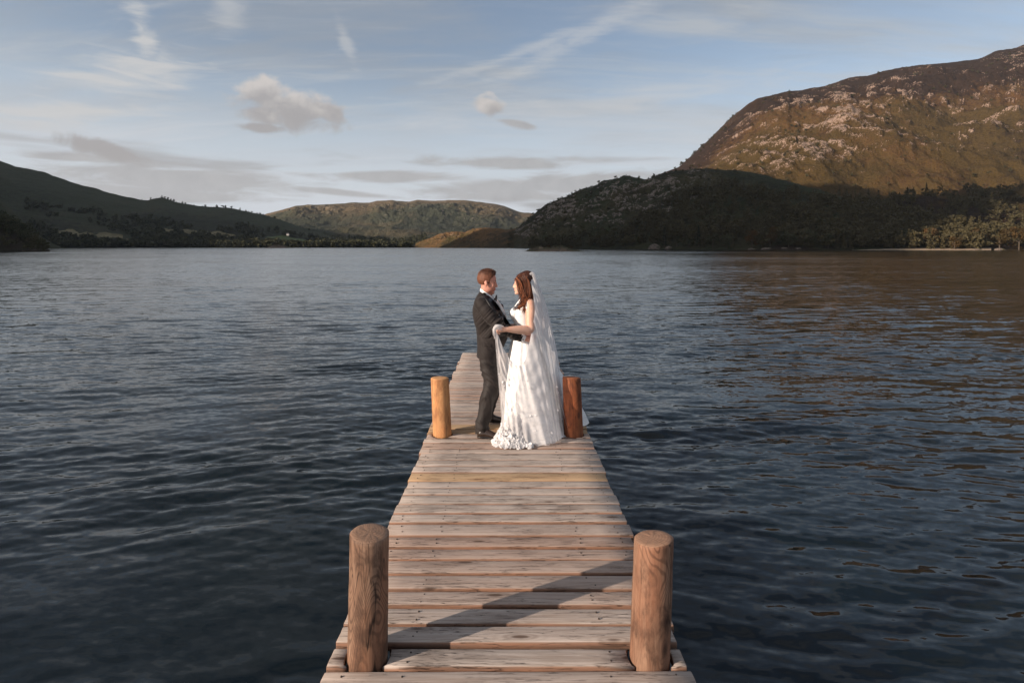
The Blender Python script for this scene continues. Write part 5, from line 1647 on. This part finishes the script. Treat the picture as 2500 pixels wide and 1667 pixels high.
    for i, (x, y, z, rx, ry, dr) in enumerate(S1):
        t = i / 69.0
        amp = 0.046 * t ** 1.1 + 0.008 * t
        ph = th * 9 + 1.3 * np.sin(th * 3 + 2.0 * t) + 0.9 * np.sin(th * 5 + 1.0)
        fold = amp * (0.65 * np.sin(ph) + 0.35 * np.sin(ph * 1.9 + 2.2 * t + 1.0)) * (0.6 + 0.5 * np.sin(th * 2 + 0.7))
        k = 1 + fold / max(rx, 0.1) * 0.9
        V.append(np.stack([x + rx * k * np.cos(th), y + ry * k * np.sin(th), np.full(seg, max(z, 0.006)) + 0.012 * t * np.cos(ph) * (t < 0.97)], -1))
    V = np.array(V).reshape(-1, 3)
    part('skirt', mesh_np('skirt', V, grid_faces(70, seg, True)), M_DRESS, dress)
    # train: satin falling away behind her to the edge of the boards
    top = spline([P(1318, 850, 6.30), P(1325, 850, 6.42), P(1324, 850, 6.55), P(1315, 850, 6.66)], 40)
    fl = np.array([(0.62, 6.12, 0.02), (0.78, 6.42, 0.012), (0.895, 6.50, 0.012), (0.865, 6.66, 0.012), (0.78, 6.95, 0.012), (0.55, 7.15, 0.012)])
    bot = spline(fl, 40)
    V = []
    for i in range(34):
        t = i / 33.0
        u = np.linspace(0, 1, 40)
        row = top * (1 - t ** 0.9) + bot * t ** 0.9
        row[:, 2] = top[:, 2] * (1 - t) ** 0.9 + bot[:, 2]
        fold = 0.035 * t * np.sin(u * 30 + 2 * t) + 0.02 * t * np.sin(u * 17 + 1)
        row[:, 0] += fold * 0.6; row[:, 1] += fold * 0.5; row[:, 2] = np.maximum(row[:, 2] + 0.4 * np.abs(fold) * t, 0.008)
        V.append(row)
    part('train', mesh_np('train', np.array(V).reshape(-1, 3), grid_faces(34, 40)), M_DRESS, dress)

    # heap of fabric petals where the hem gathers on the boards
    pet = []
    def petal(c, size, nrm, r_):
        nrm = nrm / np.linalg.norm(nrm)
        a = np.cross(nrm, r_.normal(0, 1, 3)); a /= np.linalg.norm(a); b = np.cross(nrm, a)
        u = np.array([(-1, -0.2, 0.10), (-0.55, 0.75, 0.30), (0.55, 0.8, 0.32), (1, -0.1, 0.12), (0.45, -0.85, 0.05), (-0.45, -0.9, 0.03), (0, 0, -0.22)]) * (1 + r_.normal(0, 0.12, (7, 3)))
        v = c + (u[:, :1] * a + u[:, 1:2] * b + u[:, 2:] * nrm) * size
        return v, None, np.array([(0, 1, 6), (1, 2, 6), (2, 3, 6), (3, 4, 6), (4, 5, 6), (5, 0, 6)])
    for _ in range(1500):
        a = r.uniform(0, 2 * np.pi); q = math.sqrt(r.uniform(0, 1))
        ex, ey = 0.225 * q * math.cos(a), 0.175 * q * math.sin(a)
        x, y = 0.055 + ex, 5.955 + ey
        hgt = 0.29 * max(0.0, 1 - q ** 1.7) * np.interp(ex, [-0.2, -0.06, 0.2], [0.75, 1.05, 0.55]) * np.interp(ey, [-0.17, 0.1], [0.55, 1.15])
        z = hgt * r.uniform(0.55, 1.05) + 0.012
        pet.append(petal(np.array([x, y, z]), r.uniform(0.011, 0.024), np.array([ex * 2.2 + r.normal(0, 0.3), ey * 2.5 - 0.25 + r.normal(0, 0.3), 0.45 + r.normal(0, 0.3)]), r))
    for _ in range(70):                                              # ragged front edge on the boards
        x = r.uniform(-0.02, 0.25); y = 5.80 + r.uniform(-0.015, 0.06) + 0.10 * max(0, 0.05 - x)
        pet.append(petal(np.array([x, y, r.uniform(0.010, 0.035)]), r.uniform(0.012, 0.022), np.array([r.normal(0, 0.4), -0.5, 0.6]), r))
    for _ in range(36):                                              # a trail of petals climbing the veil
        t = r.uniform(0, 1); q = P(1240 + 50 * t + r.normal(0, 9), 1035 - 55 * r.uniform(0, 1) * (1 - 0.5 * t), 5.93 - 0.03 * t)
        pet.append(petal(q, r.uniform(0.008, 0.016), np.array([r.normal(0, 0.4), -1, 0.3]), r))
    hem = part('flower_hem', mesh_parts('flower_hem', pet, False), M_PETAL, dress, 'heap of white fabric petals at the hem')
    hem['kind'] = 'stuff'

    # veil: one sheet from comb to floor, its near edge gathered up in her hand
    top = np.array([(1206.5, 797, 5.925), (1209, 803, 5.92), (1216, 818, 5.925), (1232, 856, 5.935), (1251, 884, 5.945), (1268, 893, 5.955), (1281, 880, 5.975), (1291, 845, 6.02), (1299, 800, 6.07), (1305.5, 760, 6.125), (1301, 715, 6.22), (1294, 683, 6.275), (1293.5, 668.5, 6.33), (1294.5, 666.5, 6.38), (1295, 669, 6.43), (1297, 690, 6.49), (1305, 740, 6.57), (1310, 800, 6.63)])
    bot = np.array([(1229, 1079, 5.99), (1234, 1083, 5.94), (1245, 1087, 5.89), (1262, 1090, 5.855), (1285, 1091, 5.845), (1312, 1091, 5.845), (1336, 1090, 5.86), (1350, 1087, 5.89), (1361, 1080, 5.97), (1370, 1072, 6.07), (1376, 1063, 6.19), (1381, 1054, 6.31), (1385, 1046, 6.43), (1387, 1037, 6.56), (1386, 1029, 6.69), (1382, 1021, 6.81), (1376, 1014, 6.92), (1366, 1008, 7.02)])
    n = 420; m = 110
    # rows spread evenly along the upper edge's run
    Tp = spline(top, n); Bp = spline(bot, n)
    Tw = np.array([P(*q) for q in Tp]); Bw = np.array([P(*q) for q in Bp]); Bw[:, 2] = np.maximum(Bw[:, 2], 0.006)
    u = np.linspace(0, 1, n)
    ex = np.interp(u, [0, 0.25, 0.45, 0.6, 1], [1.0, 0.9, 0.8, 0.60, 0.60])
    V = []; dens = []
    for j in range(m):
        v = j / (m - 1.0)
        k = v ** ex
        row = np.stack([Tw[:, 0] * (1 - k) + Bw[:, 0] * k, Tw[:, 1] * (1 - v ** 0.9) + Bw[:, 1] * v ** 0.9, Tw[:, 2] * (1 - v) + Bw[:, 2] * v], -1)
        ph = u * 2 * np.pi * 9 + 2.2 * np.sin(u * 19 + 1.5 * v) + 0.8 * np.sin(u * 41 + 3 * v)
        ph2 = u * 2 * np.pi * 21 + 1.5 * np.sin(u * 23 + 2.0 * v)
        A = 0.003 + np.interp(u, [0, 0.08, 0.45, 0.6, 1], [0.020, 0.011, 0.012, 0.024, 0.024]) * v ** 0.8
        fold = A * (np.sin(ph) * 0.8) + (0.0030 + 0.004 * v) * np.sin(ph2)
        # diagonal creases where the sheet is pulled towards the hand
        cr = 0.006 * np.sin((u * 9 - v * 7) * 2 * np.pi * 0.9 + 2 * np.sin(u * 8)) * np.sin(np.pi * np.clip(v, 0, 1)) * (u < 0.6)
        row[:, 1] -= fold + cr
        row[:, 0] += 0.45 * fold * np.clip((u - 0.35) * 3, -0.3, 1)
        # puddle on the boards
        row[:, 2] = np.maximum(row[:, 2] + 0.012 * np.abs(np.sin(ph)) * (v > 0.93), 0.006)
        V.append(row)
        d_ = 0.10 * sstep(np.sin(ph), 0.2, 1.0) + 0.50 * np.exp(-v * 5) * (u > 0.5) + 0.40 * np.exp(-v * 26)
        dens.append(d_ + 0.25 * np.exp(-((u - 0.0) / 0.006) ** 2) + 0.18 * (v > 0.985))
    vm = mesh_np('veil', np.array(V).reshape(-1, 3), grid_faces(m, n)); point_attr(vm, 'dense', np.array(dens).ravel())
    veil = part('veil', vm, M_TULLE, g)
    # gathered tulle over the closed fist
    bu = []
    for k in range(9):
        o = r.normal(0, 0.006, 3)
        bu.append(tube(np.array([P(1228, 796 + k * 1.5, 5.955), P(1220, 793 + k * 1.6, 5.925), P(1211, 794 + k * 1.2, 5.915), P(1206.5, 800 + k * 1.5, 5.915), P(1206.5, 812 + k * 2, 5.92)]) + o, [0.004, 0.007, 0.008, 0.008, 0.005], 8))
    gm = mesh_parts('gathered_tulle', bu); point_attr(gm, 'dense', np.full(len(gm.vertices), 0.0))
    part('gathered_tulle', gm, M_TULLE, veil)
    # the thick gather that rises behind the comb and falls down her back
    rl = []
    for k in range(7):
        o = np.array([r.normal(0, 0.006), (k - 3) * 0.022, r.normal(0, 0.004)])
        pth = np.array([P(1292, 684, 6.36), P(1292.5, 673, 6.36), P(1296, 667.5, 6.36), P(1301, 670, 6.36), P(1307, 690, 6.36), P(1315, 722, 6.36), P(1322, 760, 6.36), P(1327, 800, 6.36)])
        rl.append(tube(spline(pth, 40) + o, np.interp(np.linspace(0, 1, 40), [0, 0.15, 0.4, 1], [0.010, 0.016, 0.017, 0.006]), 10))
    rm_ = mesh_parts('veil_gather', rl); point_attr(rm_, 'dense', np.full(len(rm_.vertices), 0.0))
    part('veil_gather', rm_, M_TULLE, veil)
    # small fabric flowers sewn over the veil
    vb = [np.array(V)[j, i] for (j, i) in zip(r.integers(18, 100, 20), r.integers(10, 300, 20))]
    fl_parts = [petal(np.array([0, 0, 0.0]) + np.array([math.cos(q), 0, math.sin(q)]) * 0.006, 0.008, np.array([math.cos(q) * 0.5, -1, math.sin(q) * 0.5]), r) for q in np.linspace(0, 6.28, 6)[:-1]]
    fm = mesh_parts('flower', fl_parts, False); fm.materials.append(M_PETAL)
    for c in vb:
        o = link('flower', fm, None, veil, tuple(c - base + np.array([0, -0.008, 0]))); o.rotation_euler = (r.normal(0, 0.4), r.uniform(0, 6.28), r.normal(0, 0.4)); s_ = r.uniform(0.7, 1.4); o.scale = (s_ * 0.8, s_ * 0.8, s_ * 0.8)
    return g


bride = build_bride()


# ------------------------------------------------------------------ thin evening haze over the valley
def build_haze():
    m, t = material('evening_haze')
    v = t.new('VolumePrincipled')
    v.inputs['Color'].default_value = (0.80, 0.88, 1.0, 1.0)
    v.inputs['Density'].default_value = 0.00004
    v.inputs['Anisotropy'].default_value = 0.2
    t.out(None, v.outputs[0])
    bm = bmesh.new()
    bmesh.ops.create_cube(bm, size=1.0, matrix=Matrix.Translation((0, 1900, 330)) @ Matrix.Diagonal((13000, 8800, 668, 1)))
    me = bpy.data.meshes.new('haze'); bm.to_mesh(me); bm.free()
    o = link('haze', me, m)
    tag(o, kind='stuff')


build_haze()
